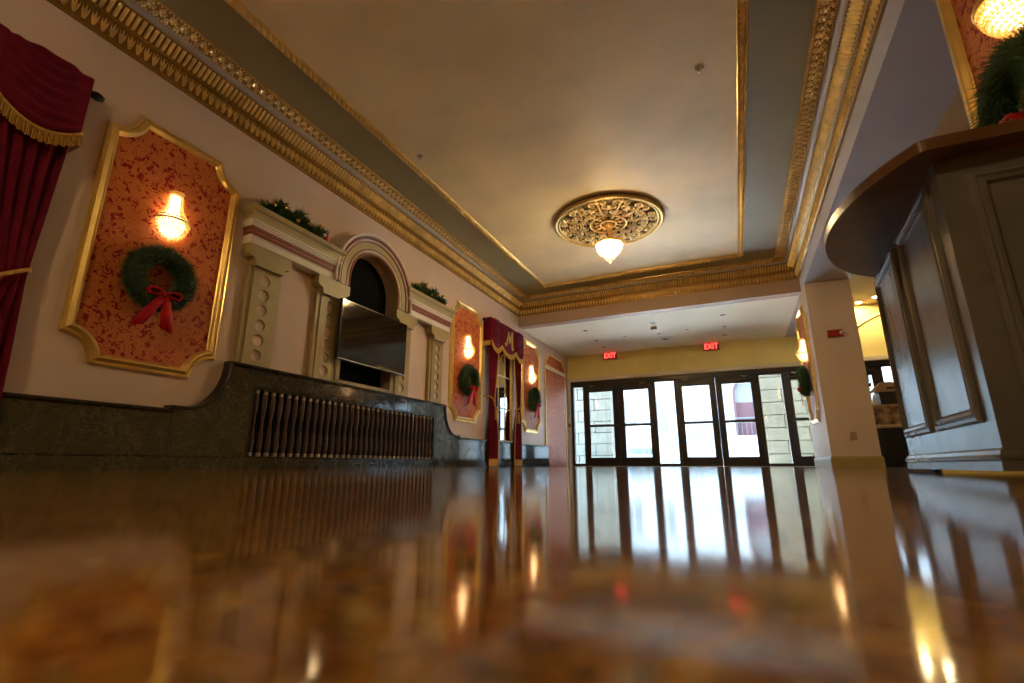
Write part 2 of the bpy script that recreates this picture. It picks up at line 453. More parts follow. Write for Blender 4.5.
# olive border between crown and inner rope moulding
TX0, TX1, TY0, TY1 = -3.29, 0.40, -4.8, 8.78
b = MB()
b.prism([(XL, YBACK), (XR, YBACK), (XR, YB), (XL, YB)], [[(TX0, TY0), (TX1, TY0), (TX1, TY1), (TX0, TY1)]], XY, ZC - 0.006, ZC + 0.01)
b.build('ceiling_border', 'olive_paint', ceil, label='olive painted border of the ceiling')
struct('ceiling_vestibule', MB().box(-4.5, XR2, YB + 0.01, YE + 0.2, ZS, 3.95), 'vestibule_ceiling', 'pale flat ceiling over the entrance vestibule', 'ceiling')
struct('ceiling_adjoining', MB().box(XR2 - 0.05, XADJ + 0.2, YBACK, YE + 0.2, ZC, 3.95), 'tan_ceiling', 'tan ceiling of the adjoining room', 'ceiling')
struct('wall_beam_end', MB().box(XL, XR, YB - 0.02, YB + 0.2, ZS - 0.003, ZC + 0.02), 'beam_brown', 'brown beam across the hall before the vestibule', 'beam')
struct('wall_beam_right', MB().box(XR, XR2, YBACK, YE, ZS - 0.01, 3.9), 'beam_cool_light', 'beam tinted for cool daylight running over the right-hand piers', 'beam')

def pier(name, y0, y1, label):
    o = struct(name, MB().box(XR, XR2, y0, y1, 0, ZS), 'pier_plaster', label, 'pier')
    m = MB()
    m.sweep([(XR, y0), (XR, y1), (XR2, y1), (XR2, y0)], [(0.0, 0.0), (0.022, 0.0), (0.022, 0.135), (0.016, 0.15), (0.012, 0.165), (0, 0.17)], XY, closed=True)
    bb = m.build('baseboard_' + name[5:], 'olive_gold_paint', None); bb['kind'] = 'structure'; bb['label'] = 'olive baseboard round the ' + label.split(' pier')[0].split('mauve ')[-1] + ' pier'; bb['category'] = 'baseboard'
pier('wall_pier_far', 9.1, 10.95, 'mauve far pier with a red alarm on it')
pier('wall_pier_near', 1.28, 3.06, 'mauve near pier behind the bar counter')
pier('wall_pier_rear', -5.2, -3.4, 'mauve rear pier out of view')

# ------------------------------------------------------------------ entrance front
P0, PER = -3.61, 2.46
hd = MB()
hd.prism([(-4.5, 2.31), (XADJ + 0.3, 2.31), (XADJ + 0.3, 3.95), (-4.5, 3.95)], [], XZ, YE + 0.2, YE)
struct('wall_end', hd, 'ochre_wall', 'ochre wall band above the glass entrance', 'wall')
struct('wall_end_right', MB().box(P0 + 3 * PER - 0.126, XADJ + 0.3, YE, YE + 0.2, 0, 2.31), 'ochre_wall', 'ochre wall beside the glass front', 'wall')
struct('trim_1', MB().box(-4.19, P0 + 3 * PER - 0.05, YE - 0.05, YE + 0.02, 2.315, 2.40), 'cream_trim', 'cream moulding along the top of the entrance front', 'trim')
struct('trim_2', MB().box(-4.2, -4.13, YE - 0.04, YE + 0.2, 0, 2.32), 'white_jamb', 'white jamb at the left end of the entrance', 'trim')
struct('trim_3', MB().box(-4.13, P0 + 3 * PER - 0.126, YE + 0.03, YE + 0.15, 2.178, 2.312), 'bronze_frame', 'dark bronze header along the entrance front', 'trim')
struct('trim_4', MB().box(-4.13, P0 + 3 * PER - 0.126, YE - 0.06, YE + 0.2, 0.0, 0.012), 'steel', 'metal threshold under the entrance doors', 'trim')
struct('trim_5', MB().box(-4.13, -4.075, YE + 0.03, YE + 0.15, 0.0, 2.2), 'bronze_frame', 'dark bronze post at the left end of the entrance', 'trim')

def make_door(name, x0, label, flip):
    r = struct_root(name, label, 'door', (x0, YE + 0.09, 0.012))
    W, H, T = 0.93, 2.178, 0.03
    for a, c in ((0 if flip else -.018, 0.13), (.78, .928 if flip else .912)): MB().box(a, c, -T, T, 0, H).build('stile', 'bronze_frame', r)
    MB().box(0.13, .78, -T, T, 0, 0.215).build('bottom_rail', 'bronze_frame', r)
    MB().box(0.13, .78, -T, T, 1.985, H).build('top_rail', 'bronze_frame', r)
    MB().box(0.125, .785, -0.004, 0.004, 0.21, 1.99).build('pane', 'clear_glass', r)
    pb = MB().box(0.05, .86, -T - 0.075, -T - 0.03, 1.02, 1.085)
    pbo = pb.build('push_bar', 'bronze_frame', r)
    m = MB()
    for a in (0.06, W - 0.12): m.box(a, a + 0.06, -T - 0.04, -T + 0.005, 1.015, 1.085)
    m.build('bracket', 'black_metal', pbo)
    k = 0.10 if flip else W - 0.40
    cl = MB().box(k, k + 0.30, -T - 0.07, -T, 2.06, 2.12).build('door_closer', 'bronze_frame', r)
    MB().tube([(k + 0.15, -T - 0.05, 2.125), (k + 0.05, -T - 0.16, 2.14), (k + 0.2, -T - 0.03, 2.16)], 0.008, 6).build('arm', 'steel', cl)
    return r
def make_sidelight(name, g0, g1, f0, f1, label):
    r = struct_root(name, label, 'window', (g0, YE + 0.09, 0.012))
    fr = MB()
    fr.prism([(f0 - g0, 0), (f1 - g0, 0), (f1 - g0, 2.19), (f0 - g0, 2.19)], [[(0, 0.06), (g1 - g0, 0.06), (g1 - g0, 2.145), (0, 2.145)]], XZ, -0.06, 0.06)
    fr.build('window_frame', 'bronze_frame', r)
    MB().box(-0.005, g1 - g0 + 0.005, -0.004, 0.004, 0.055, 2.15).build('pane', 'clear_glass', r)
ords = ['leftmost', 'second', 'third', 'fourth', 'fifth', 'sixth', 'seventh', 'rightmost']
make_sidelight('window_1', -4.055, -3.775, -4.075, -3.738, 'narrow glass sidelight at the far left end of the entrance')
n = 0
for k in range(3):
    P = P0 + k * PER
    for q in range(2):
        n += 1
        make_door('door_%d' % n, P - 0.13 + 0.95 * q, '%s dark bronze glazed door of the entrance front, counting from the left' % ords[n - 1], q == 0)
    make_sidelight('window_%d' % (k + 2), P + 1.79, P + 2.27, P + 1.728, P + 2.334, ['tall sidelight between the second and third glazed doors', 'tall sidelight showing stone blocks, right of the fourth glazed door', 'tall sidelight behind the far pier in the adjoining room', 'tall sidelight at the right end of the glass front'][k])

# ------------------------------------------------------------------ crown moulding round the hall
path = [(XL, YBACK), (XL, YB), (XR, YB), (XR, YBACK)]
crown = struct_root('trim_6', 'wide gilded crown moulding round the hall ceiling', 'moulding', (0, 0, 0))
low = [(0, 3.28), (.022, 3.28), (.024, 3.30), (.034, 3.305), (.05, 3.435), (.07, 3.44), (.07, 3.455), (.08, 3.46), (.10, 3.505), (.145, 3.55), (.165, 3.553), (.165, 3.566)]
cov = [(.160, 3.566), (.178, 3.568), (.198, 3.578), (.212, 3.60), (.22, 3.603)]
top = [(.22, 3.600), (.225, 3.596), (.23, 3.602), (.365, 3.608), (.37, 3.602), (.38, 3.602), (.385, 3.622)]
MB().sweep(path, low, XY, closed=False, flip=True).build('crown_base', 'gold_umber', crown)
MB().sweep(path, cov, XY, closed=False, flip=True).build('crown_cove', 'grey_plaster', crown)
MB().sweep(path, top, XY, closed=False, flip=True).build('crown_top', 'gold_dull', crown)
# runs: origin, direction along, inward normal, length (start margins keep the mitres clean)
runs = [((XL, -1.2), (0, 1), (1, 0), YB + 1.2), ((XL, YB), (1, 0), (0, -1), XR - XL), ((XR, -1.2), (0, 1), (-1, 0), YB + 1.2)]
def at(run, s, d, z):
    (ox, oy), (ax, ay), (nx, ny), L = run
    return (ox + ax * s + nx * d, oy + ay * s + ny * d, z)
lm, rm, sm, bm_ = MB(), MB(), MB(), MB()
for ri, run in enumerate(runs):
    L = run[3]
    a0, a1 = (0.0, L - 0.05) if ri != 1 else (0.05, L - 0.05)
    # acanthus leaf course
    s = a0
    while s < a1 - 0.06:
        c = s + 0.031
        def q(u, t, o):   # u along, t up the band, o out
            d = .034 + (.05 - .034) * t + o; z = 3.307 + .126 * t - o * 0.35
            return at(run, c + u, d, z)
        for (u0, u1, t1, wd) in ((0, 0, 1.0, .011), (-.005, -.024, .86, .009), (.005, .024, .86, .009)):
            um = u0 + (u1 - u0) * .55
            lm.add([q(u0 - wd * .35, .0, 0), q(u0 + wd * .35, .0, 0), q(um - wd, t1 * .55, .001), q(um + wd, t1 * .55, .001), q(u1, t1, .010), q(u0, .0, .012), q(um, t1 * .5, .022)],
                   [(0, 5, 6, 2), (5, 1, 3, 6), (2, 6, 4), (6, 3, 4)])
        s += 0.062
    # reeded course: two rows of half-round reeds
    s = a0 + 0.08
    while s < a1 - 0.11:
        for (t0, t1, w) in ((0.02, 0.97, .016),):
            vs, fs = [], []
            for j in range(5):
                t = t0 + (t1 - t0) * j / 4
                d = .075 + (.158 - .075) * t; z = 3.462 + (3.556 - 3.462) * t
                hh = .006 + .022 * math.sin(PI * (j + .35) / 4.7)
                nd, nz = 0.75, -0.66
                for k in range(4):
                    u = -w + 2 * w * k / 3
                    o = hh if k in (1, 2) else -.002
                    vs.append(at(run, s + 0.02 + u * (0.55 if k in (1, 2) else 0.95), d + nd * o, z + nz * o))
            for j in range(4):
                for k in range(3): fs.append((j * 4 + k, j * 4 + k + 1, j * 4 + k + 5, j * 4 + k + 4))
            rm.add(vs, fs)
        s += 0.045
    # scroll course on the ceiling side
    s = a0 + (0.38 if ri == 1 else 0.0)
    e = a1 - 0.36
    while s < e - 0.08:
        for dd, sg in ((.265, 1), (.33, -1)):
            pts = []
            for k in range(9):
                a = sg * (0.2 + k * 0.72); r_ = .031 - .0026 * k
                pts.append(at(run, s + 0.042 + (0.02 if sg < 0 else 0) + r_ * 1.2 * math.cos(a), dd + r_ * math.sin(a), 3.596 - 0.0012 * k))
            sm.tube(pts, [.009] * 8 + [.005], 4)
            sm.bead(at(run, s + 0.042 + (0.02 if sg < 0 else 0), dd, 3.592), .012)
        sm.bead(at(run, s, .298, 3.594), .016)
        s += 0.085
    s = a0 + (0.38 if ri == 1 else 0.0)
    while s < e:
        bm_.bead(at(run, s, .232, 3.592), .0105); bm_.bead(at(run, s + .015, .367, 3.598), .0095)
        s += 0.03
lm.build('leaf_course', 'gold_leaf', crown, stuff=True, label='gilded acanthus leaf course')
rm.build('reed_course', 'gold_leaf', crown, stuff=True, label='gilded reeded course')
sm.build('scroll_course', 'gold_leaf', crown, stuff=True, label='gilded scroll course')
bm_.build('bead_course', 'gold_leaf', crown, stuff=True, label='gilded bead course')

# inner rope moulding
rope = struct_root('trim_7', 'slim gilded rope moulding framing the cream ceiling field', 'moulding', (0, 0, 0))
rp = [(TX0, TY0), (TX1, TY0), (TX1, TY1), (TX0, TY1)]
MB().sweep(rp, [(-.045, 3.62), (-.045, 3.604), (-.03, 3.60), (-.024, 3.608), (.024, 3.608), (.03, 3.596), (.038, 3.594), (.044, 3.60), (.045, 3.62)], XY, closed=True).build('rope_base', 'gold_frame', rope)
rb = MB()
def rope_beads(x0, y0, x1, y1):
    L = math.hypot(x1 - x0, y1 - y0); k = int(L / .062)
    dx, dy = (x1 - x0) / L, (y1 - y0) / L; nx, ny = -dy, dx
    for i in range(k):
        s = (i + .5) * L / k
        p = lambda u, v, z: (x0 + dx * (s + u) + nx * v, y0 + dy * (s + u) + ny * v, z)
        rb.add([p(-.034, -.012, 3.606), p(-.012, -.028, 3.606), p(.034, .012, 3.606), p(.012, .028, 3.606), p(-.012, -.010, 3.566), p(.012, .010, 3.566)],
               [(0, 1, 4), (1, 2, 5, 4), (2, 3, 5), (3, 0, 4, 5)])
for (a, c) in (((TX0, -1.2), (TX0, TY1)), ((TX0, TY1), (TX1, TY1)), ((TX1, TY1), (TX1, -1.2))): rope_beads(a[0], a[1], c[0], c[1])
rb.build('rope_twist', 'gold_leaf', rope, stuff=True)

# ------------------------------------------------------------------ marble wainscot, cap, plinth and grille
XM = XL + 0.085
wains = struct_root('baseboard_left', 'dark veined marble wainscot along the left wall', 'wainscot', (XL, 0, 0))
O = (XL, 0, 0)
CW = 1.79      # half width of the raised centre
zl, zh = 0.445, 0.925
def curve_pts(side):
    ps = []
    for i in range(13):
        a = PI / 2 * i / 12
        ps.append((CY + side * (CW + 0.36 - 0.36 * math.sin(a)), 0.475 + 0.45 * (1 - math.cos(a))))
    return ps     # from the low step up to the shoulder
GY0, GY1, GZ0, GZ1 = CY - 1.525, CY + 1.525, 0.115, 0.735
lowL, lowR = CY - CW - 0.36 - 0.09, CY + CW + 0.36 + 0.09
# low panels
for (a, c, cnt) in ((YBACK, lowL, 6), (lowR, 11.12, 3)):
    for i in range(cnt):
        y0 = a + (c - a) * i / cnt; y1 = a + (c - a) * (i + 1) / cnt
        MB().cbox(0, XM - XL, y0 + .0015, y1 - .0015, 0.105, zl, .003).build('marble_panel', 'dark_marble', wains)
L_, R_ = curve_pts(-1), curve_pts(1)
MB().prism([(lowL, .105), (GY0 - .03, .105), (GY0 - .03, zh)] + [p for p in reversed(L_)] + [(lowL, .475)], [], YZ, 0, XM - XL).build('marble_panel', 'dark_marble', wains)
MB().prism([(GY1 + .03, .105), (lowR, .105), (lowR, .475)] + list(R_) + [(GY1 + .03, zh)], [], YZ, 0, XM - XL).build('marble_panel', 'dark_marble', wains)
MB().box(0, XM - XL, GY0 - .028, CY - .002, GZ1 + .03, zh).build('marble_panel', 'dark_marble', wains)
MB().box(0, XM - XL, CY + .002, GY1 + .028, GZ1 + .03, zh).build('marble_panel', 'dark_marble', wains)
MB().sweep([(YBACK, 0), (11.12, 0)], [(0, XM - XL + .012), (.095, XM - XL + .012), (.103, XM - XL + .004), (.105, 0)], lambda a, b_, h: (h, a, b_), closed=False).build('plinth', 'dark_marble', wains)
cp = [(YBACK, zl), (lowL, zl), (lowL, .475), (lowL + .09, .475)] + L_[1:] + R_[::-1][:-1] + [(lowR - .09, .475), (lowR, .475), (lowR, zl), (11.12, zl)]
MB().sweep(cp, [(0, -.002), (0, XM - XL + .018), (.008, XM - XL + .026), (.022, XM - XL + .026), (.03, XM - XL + .016), (.03, -.002)], lambda a, b_, h: (h, a, b_), closed=False).build('cap_rail', 'marble_cap', wains)

gr = thing('radiator_grille', 'bronze radiator grille of turned spindles set in the marble wainscot', 'grille', (XL, CY, GZ0))
O = (XL, CY, GZ0)
MB().prism([(GY0 - .03, GZ0 - .012), (GY1 + .03, GZ0 - .012), (GY1 + .03, GZ1 + .03), (GY0 - .03, GZ1 + .03)], [[(GY0, GZ0), (GY1, GZ0), (GY1, GZ1), (GY0, GZ1)]], YZ, XL, XM - .004).build('grille_frame', 'marble_cap', gr, org=O)
MB().box(XL + .001, XL + .006, GY0 - .01, GY1 + .01, GZ0 - .01, GZ1 + .01).build('grille_back', 'niche_black', gr, org=O)
H = GZ1 - GZ0
sp = MB().lathe([(.004, .012), (.017, .035), (.023, .06), (.026, .12), (.0225, .22), (.015, H / 2 - .04), (.018, H / 2 - .025), (.012, H / 2 - .012), (.021, H / 2), (.012, H / 2 + .012), (.018, H / 2 + .025), (.015, H / 2 + .04), (.0225, H - .22), (.026, H - .12), (.023, H - .06), (.017, H - .035), (.004, H - .012)], 10).mesh('baluster', True)
sp.materials.append(MATS['grille_bronze'])
kn = MB().cbox(-.017, .017, -.019, .019, 0, .036, .004).mesh('end_block'); kn.materials.append(MATS['grille_knob'])
NB = 33
for i in range(NB):
    o = link('baluster', sp, gr); o.location = (XM - XL - .035, GY0 + .045 + (GY1 - GY0 - .09) * i / (NB - 1) - CY, 0)
    link('end_block', kn, o); link('end_block', kn, o).location = (0, 0, H - .036)

# ------------------------------------------------------------------ alcove surround (pilasters, entablatures, arch)
sur = thing('alcove_surround', 'olive and red painted arched surround with disc pilasters on the left wall', 'surround', (XL, CY, 0.955))
O = (XL, CY, 0.955)
Z0 = 0.955
def pilaster(pc, label=None):
    w = .135
    p = MB().box(XL, XL + .045, pc - w, pc + w, Z0, 1.95).build('pilaster', 'wall_plaster', sur, org=O)
    holes = [circle(pc, 1.06 + .1515 * i, .058) for i in range(6)]
    MB().prism([(pc - w - .002, Z0), (pc + w + .002, Z0), (pc + w + .002, 1.95), (pc - w - .002, 1.95)], holes, YZ, XL + .045, XL + .066).build('pierced_face', 'olive_gold_paint', p, org=O)
    # raised fillets either side of the shaft
    for sg in (-1, 1):
        MB().box(XL, XL + .05, pc + sg * (w + .002), pc + sg * (w + .05), Z0, 1.95).build('fillet', 'olive_gold_paint', p, org=O)
    c = []
    for sg in (1, -1):
        half = [(.155, 1.93), (.165, 1.955), (.17, 1.985), (.195, 2.0), (.225, 2.005), (.245, 2.03), (.245, 2.13)]
        c += [(pc + sg * y, z) for y, z in (half if sg > 0 else reversed(half))]
    MB().prism(c, [], YZ, XL, XL + .115).build('capital', 'olive_gold_paint', p, org=O)
for dy in (-1.56, -.70, .70, 1.56): pilaster(CY + dy)
def entablature(y0, y1):
    rect = lambda d: None
    layers = [('fascia_cream', 'ivory_paint', [(0, 2.128), (.118, 2.128), (.122, 2.135), (.122, 2.195), (.128, 2.20), (.128, 2.207)]),
              ('fascia_red', 'red_brown_paint', [(.128, 2.207), (.116, 2.212), (.116, 2.232), (.126, 2.236), (.126, 2.272), (.134, 2.276), (.134, 2.30)]),
              ('bead_white', 'ivory_paint', [(.134, 2.30), (.142, 2.304), (.142, 2.316), (.136, 2.32), (.146, 2.326), (.146, 2.342), (.14, 2.346), (.15, 2.352), (.15, 2.366)]),
              ('cornice', 'olive_gold_paint', [(.15, 2.366), (.142, 2.372), (.146, 2.41), (.158, 2.445), (.178, 2.465), (.182, 2.478), (.182, 2.51), (.176, 2.515), (0, 2.515)])]
    root = MB().box(XL, XL + .112, y0 + .03, y1 - .03, 2.13, 2.512).build('entablature', 'olive_gold_paint', sur, org=O)
    # plan path: return at the left end, front, return at the right end
    plan = [(XL, y1 - .03), (XL + .0001, y0 + .03), (XL, y0 + .03)]
    for nm, mt, pr in layers:
        m = MB()
        pathp = [(XL, y0 + .15), (XL + .001, y0 + .15)]
        # front and the two returns as one mitred sweep: path runs along the wall line, offset = projection
        m.sweep([(XL, y0 + .13), (XL, y1 - .13)], [(0, 0)], XY, closed=False)
        m.v, m.f = [], []
        vs, fs = [], []; K = len(pr)
        for (o, z) in pr:
            vs += [(XL, y0 + .13 - o, z), (XL + o, y0 + .13 - o, z), (XL + o, y1 - .13 + o, z), (XL, y1 - .13 + o, z)]
        for j in range(K - 1):
            for k in range(3): fs.append((j * 4 + k, j * 4 + k + 1, j * 4 + k + 5, j * 4 + k + 4))
        m.add(vs, fs).build(nm, mt, root, org=O)
entablature(CY - 1.83, CY - .68)
entablature(CY + .68, CY + 1.83)
# arch: concentric mouldings
ARZ = 2.245
def arch_ring(parent, nm, mt, prof):
    pts = [(CY - 1, 2.13)] ; m = MB(); vs, fs = [], []; K = len(prof); n_ = 36
    stations = [(0, 2.135, PI)] + [(None, None, PI - PI * i / n_) for i in range(n_ + 1)] + [(0, 2.135, 0)]
    for s_ in stations:
        for (r_, o) in prof:
            a = s_[2]
            z = ARZ + r_ * math.sin(a) if s_[1] is None else s_[1]
            vs.append((XL + o, CY + r_ * math.cos(a), z))
    N_ = len(stations)
    for i in range(N_ - 1):
        for j in range(K - 1): fs.append((i * K + j, i * K + j + 1, (i + 1) * K + j + 1, (i + 1) * K + j))
    fs.append(tuple(range(K))); fs.append(tuple((N_ - 1) * K + j for j in range(K)))
    return m.add(vs, fs).build(nm, mt, parent, org=O)
ar = arch_ring(sur, 'arch_band', 'olive_gold_paint', [(.46, -.0), (.46, .10), (.545, .118), (.62, .118), (.63, .0)])
arch_ring(ar, 'inner_red_roll', 'red_brown_paint', [(.462, .10), (.47, .122), (.485, .126), (.495, .118), (.50, .108)])
arch_ring(ar, 'inner_white_roll', 'ivory_paint', [(.498, .108), (.503, .124), (.515, .128), (.523, .116)])
arch_ring(ar, 'inner_line', 'red_brown_paint', [(.523, .112), (.528, .122), (.54, .122), (.546, .114)])
arch_ring(ar, 'outer_line', 'red_brown_paint', [(.618, .114), (.624, .13), (.638, .132), (.645, .12)])
arch_ring(ar, 'outer_white_line', 'ivory_paint', [(.645, .12), (.65, .136), (.66, .136), (.665, .124)])
arch_ring(ar, 'outer_red_roll', 'red_brown_paint', [(.665, .10), (.668, .138), (.685, .15), (.702, .142), (.706, .0)])
arch_ring(ar, 'outer_rim', 'ivory_paint', [(.706, .0), (.706, .148), (.722, .158), (.74, .15), (.742, 0)])
# niche lining and sill
MB().prism([(y, z) for y, z in arch_loop(NY0 - .002, NY1 + .002, NZ0 - .002, ARZ, NR + .002)], [], YZ, XL - .12, XL - .09).build('niche_back', 'niche_black', sur, org=O)
lin = MB(); lp = arch_loop(NY0 + .004, NY1 - .004, NZ0 + .004, ARZ, NR - .004)
vs = [(XL - .095, y, z) for y, z in lp] + [(XL + .02, y, z) for y, z in lp]; k = len(lp)
lin.add(vs, [(i, (i + 1) % k, k + (i + 1) % k, k + i) for i in range(k)]).build('niche_lining', 'beam_brown', sur, org=O)
MB().box(XL, XL + .07, NY0 - .05, NY1 + .05, Z0 + .002, NZ0 + .03).build('sill', 'olive_gold_paint', sur, org=O)
for sg in (-1, 1):
    MB().box(XL, XL + .07, CY + sg * .46, CY + sg * .52, NZ0, 2.13).build('jamb', 'olive_gold_paint', sur, org=O)

# ------------------------------------------------------------------ television
tv = thing('television', 'large black flat television hung in front of the arched niche', 'television', (XL + .13, CY + .02, 1.58))
TW, TH = .625, .365
MB().cbox(-.012, .03, -TW, TW, -TH, TH, .006).build('housing', 'tv_black', tv)
MB().box(.028, .0315, -TW + .012, TW - .012, -TH + .018, TH - .012).build('screen', 'tv_screen', tv)
MB().box(.029, .033, -TW + .005, TW - .005, -TH + .002, -TH + .012).build('bottom_trim', 'steel', tv)
MB().box(-.218, -.012, -.10, .10, -.12, .12).build('wall_mount', 'black_metal', tv)

# ------------------------------------------------------------------ framed damask panels
def scoop_rect(w, z0, z1, r=.2, n=8):
    """rectangle with concave corners; counter-clockwise in (y,z)"""
    P = []
    for (cy, cz, a0) in ((-w, z0, 90), (w, z0, 180), (w, z1, 270), (-w, z1, 0)):
        pass
    def arc(cy, cz, s, e): return [(cy + r * math.cos(math.radians(s + (e - s) * i / n)), cz + r * math.sin(math.radians(s + (e - s) * i / n))) for i in range(n + 1)]
    P += arc(-w, z0, 90, 0); P += arc(w, z0, 180, 90); P += arc(w, z1, 270, 180); P += arc(-w, z1, 360, 270)
    return P
FP = [(0, 0), (0, .018), (.008, .03), (.018, .032), (.026, .026), (.034, .034), (.05, .05), (.062, .05), (.07, .04), (.078, .02), (.085, .012), (.088, 0)]
def panel(label, loc, rz, w=.56, z0=.745, z1=2.83):
    t = thing('wall_panel', label, 'wall panel', loc, rz, 'scooped damask wall panels')
    out = scoop_rect(w, z0, z1)
    MB().sweep(out, FP, YZ).build('frame', 'gold_frame', t)
    MB().prism(scoop_rect(w - .03, z0 + .03, z1 - .03, .2), [], YZ, 0.0, .010).build('wallpaper', 'damask_wallpaper', t)
    return t
pn1 = panel('gold framed red damask panel nearest on the left wall, beside the alcove', (XL, 2.175, 0), 0)
for lab, loc, rz in (('gold framed red damask panel between the alcove and the red curtains', (XL, 7.235, 0), 0),
                     ('gold framed red damask panel on the left wall just past the red curtains', (XL, 10.20, 0), 0),
                     ('gold framed red damask panel on the hall side of the far pier', (XR, 10.02, 0), PI),
                     ('gold framed red damask panel on the near pier above the bar', (XR, 2.42, 0), PI),
                     ('gold framed red damask panel on the far pier facing the adjoining room', (XR2, 10.02, 0), 0)):
    place(copy_tree(pn1), loc, rz, lab)
# damask covered jib door at the end of the left wall
jd = thing('jib_door', 'damask covered doorway panel with cream rail beside the glass entrance', 'wall panel', (XL, 11.92, 0))
w = .78
top_loop = [(-w, 2.46), (w, 2.46)] + [(w + .2 * math.cos(math.radians(270 - 90 * i / 8)), 2.83 + .2 * math.sin(math.radians(270 - 90 * i / 8))) for i in range(9)] + [(-w + .2 * math.cos(math.radians(360 - 90 * i / 8)), 2.83 + .2 * math.sin(math.radians(360 - 90 * i / 8))) for i in range(9)]
MB().sweep(top_loop, [(a_ * .55, h_ * .8) for a_, h_ in FP], YZ).build('upper_frame', 'gold_frame', jd)
MB().prism(top_loop, [], YZ, 0, .01).build('upper_wallpaper', 'damask_wallpaper', jd)
MB().box(0, .012, -w + .01, w - .01, 0.01, 2.42).build('lower_wallpaper', 'damask_wallpaper', jd)
MB().box(0, .05, -w, w, 2.40, 2.46).build('rail', 'cream_trim', jd)
for sg in (-1, 1): MB().box(0, .03, sg * w - .014, sg * w + .014, 0.0, 2.40).build('edge_strip', 'gold_frame', jd)

# ------------------------------------------------------------------ crystal sconces
def half(m):
    # flat back: everything behind the wall plane is pressed onto it
    m.v = [(max(x, .003), y, z) for x, y, z in m.v]
    return m
def make_sconce(label, loc, rz):
    t = thing('crystal_sconce', label, 'wall lamp', loc, rz, 'crystal basket sconces')
    cx = .018
    MB().lathe([(.001, 0), (.05, 0), (.055, .008), (.03, .02), (.012, .025), (.012, .06), (.001, .06)], 16).build('back_plate', 'gold_frame', t)
    bp = t.children[0]; bp.rotation_euler = (0, PI / 2, 0)
    MB().tube([(.01, 0, .0), (.05, 0, .03), (.045, 0, .1), (.02, 0, .2)], .006, 6).build('arm', 'gold_frame', t)
    half(MB().torus((cx, 0, .275), .055, .007, 24, 6).torus((cx, 0, .255), .05, .005, 24, 6)).build('top_ring', 'gold_frame', t, True)
    half(MB().torus((cx, 0, 0), .132, .010, 32, 8).torus((cx, 0, .022), .127, .006, 32, 6)).build('rim_ring', 'gold_frame', t, True)
    b1 = MB()
    def rn(u): return .05 + .008 * math.sin(u * PI) + (.127 - .05) * max(0, u - .35) ** 2 / .65 ** 2
    for i in range(26):
        a = 2 * PI * i / 26
        for j in range(16):
            u = j / 15; r_ = rn(u)
            if math.cos(a) > -.05: b1.bead((cx + r_ * math.cos(a), r_ * math.sin(a), .262 - .238 * u), .0075, .0095)
    b1.build('crystal_strands', 'crystal', t, stuff=True)
    b2 = MB(); g2 = MB()
    for j in range(9):
        ph = PI / 2 * (j + .6) / 9.4; r_ = .126 * math.cos(ph); z = -.155 * math.sin(ph); n_ = max(5, int(2 * PI * r_ / .021))
        for i in range(n_):
            a = 2 * PI * (i + .5 * (j % 2)) / n_
            if math.cos(a) > -.05: b2.bead((cx + r_ * math.cos(a), r_ * math.sin(a), z), .0125)
    b2.bead((cx, 0, -.172), .012, .018)
    b2.build('crystal_bowl', 'crystal', t, stuff=True)
    for j in (0, 1, 3):
        ph = PI / 2 * (j + .1) / 9.4; g2.torus((cx, 0, -.155 * math.sin(ph)), .128 * math.cos(ph), .0035, 28, 5)
    half(g2).build('bowl_rings', 'gold_frame', t, True)
    half(MB().lathe([(.002, .25), (.034, .245), (.038, .15), (.05, .08), (.085, .03), (.10, 0), (.094, -.05), (.07, -.1), (.035, -.13), (.002, -.138)], 20, (cx, 0, 0))).build('lamp_glow', 'lamp_warm', t, True)
    return t
sc = make_sconce('lit crystal sconce on the nearest left wall panel, over a wreath', (XL + .012, 2.175, 2.025), 0)
SCONCES = [('lit crystal sconce on the panel between alcove and red curtains', (XL + .012, 7.235, 2.01), 0),
           ('lit crystal sconce on the left panel just past the red curtains', (XL + .012, 10.2, 2.01), 0),
           ('lit crystal sconce on the hall side of the far pier', (XR - .012, 10.02, 2.01), PI),
           ('lit crystal sconce above the bar on the near pier', (XR - .012, 2.40, 1.985), PI),
           ('lit crystal sconce on the far pier facing the adjoining room', (XR2 + .012, 10.02, 2.01), 0)]
for lab, loc, rz in SCONCES: place(copy_tree(sc), loc, rz, lab)

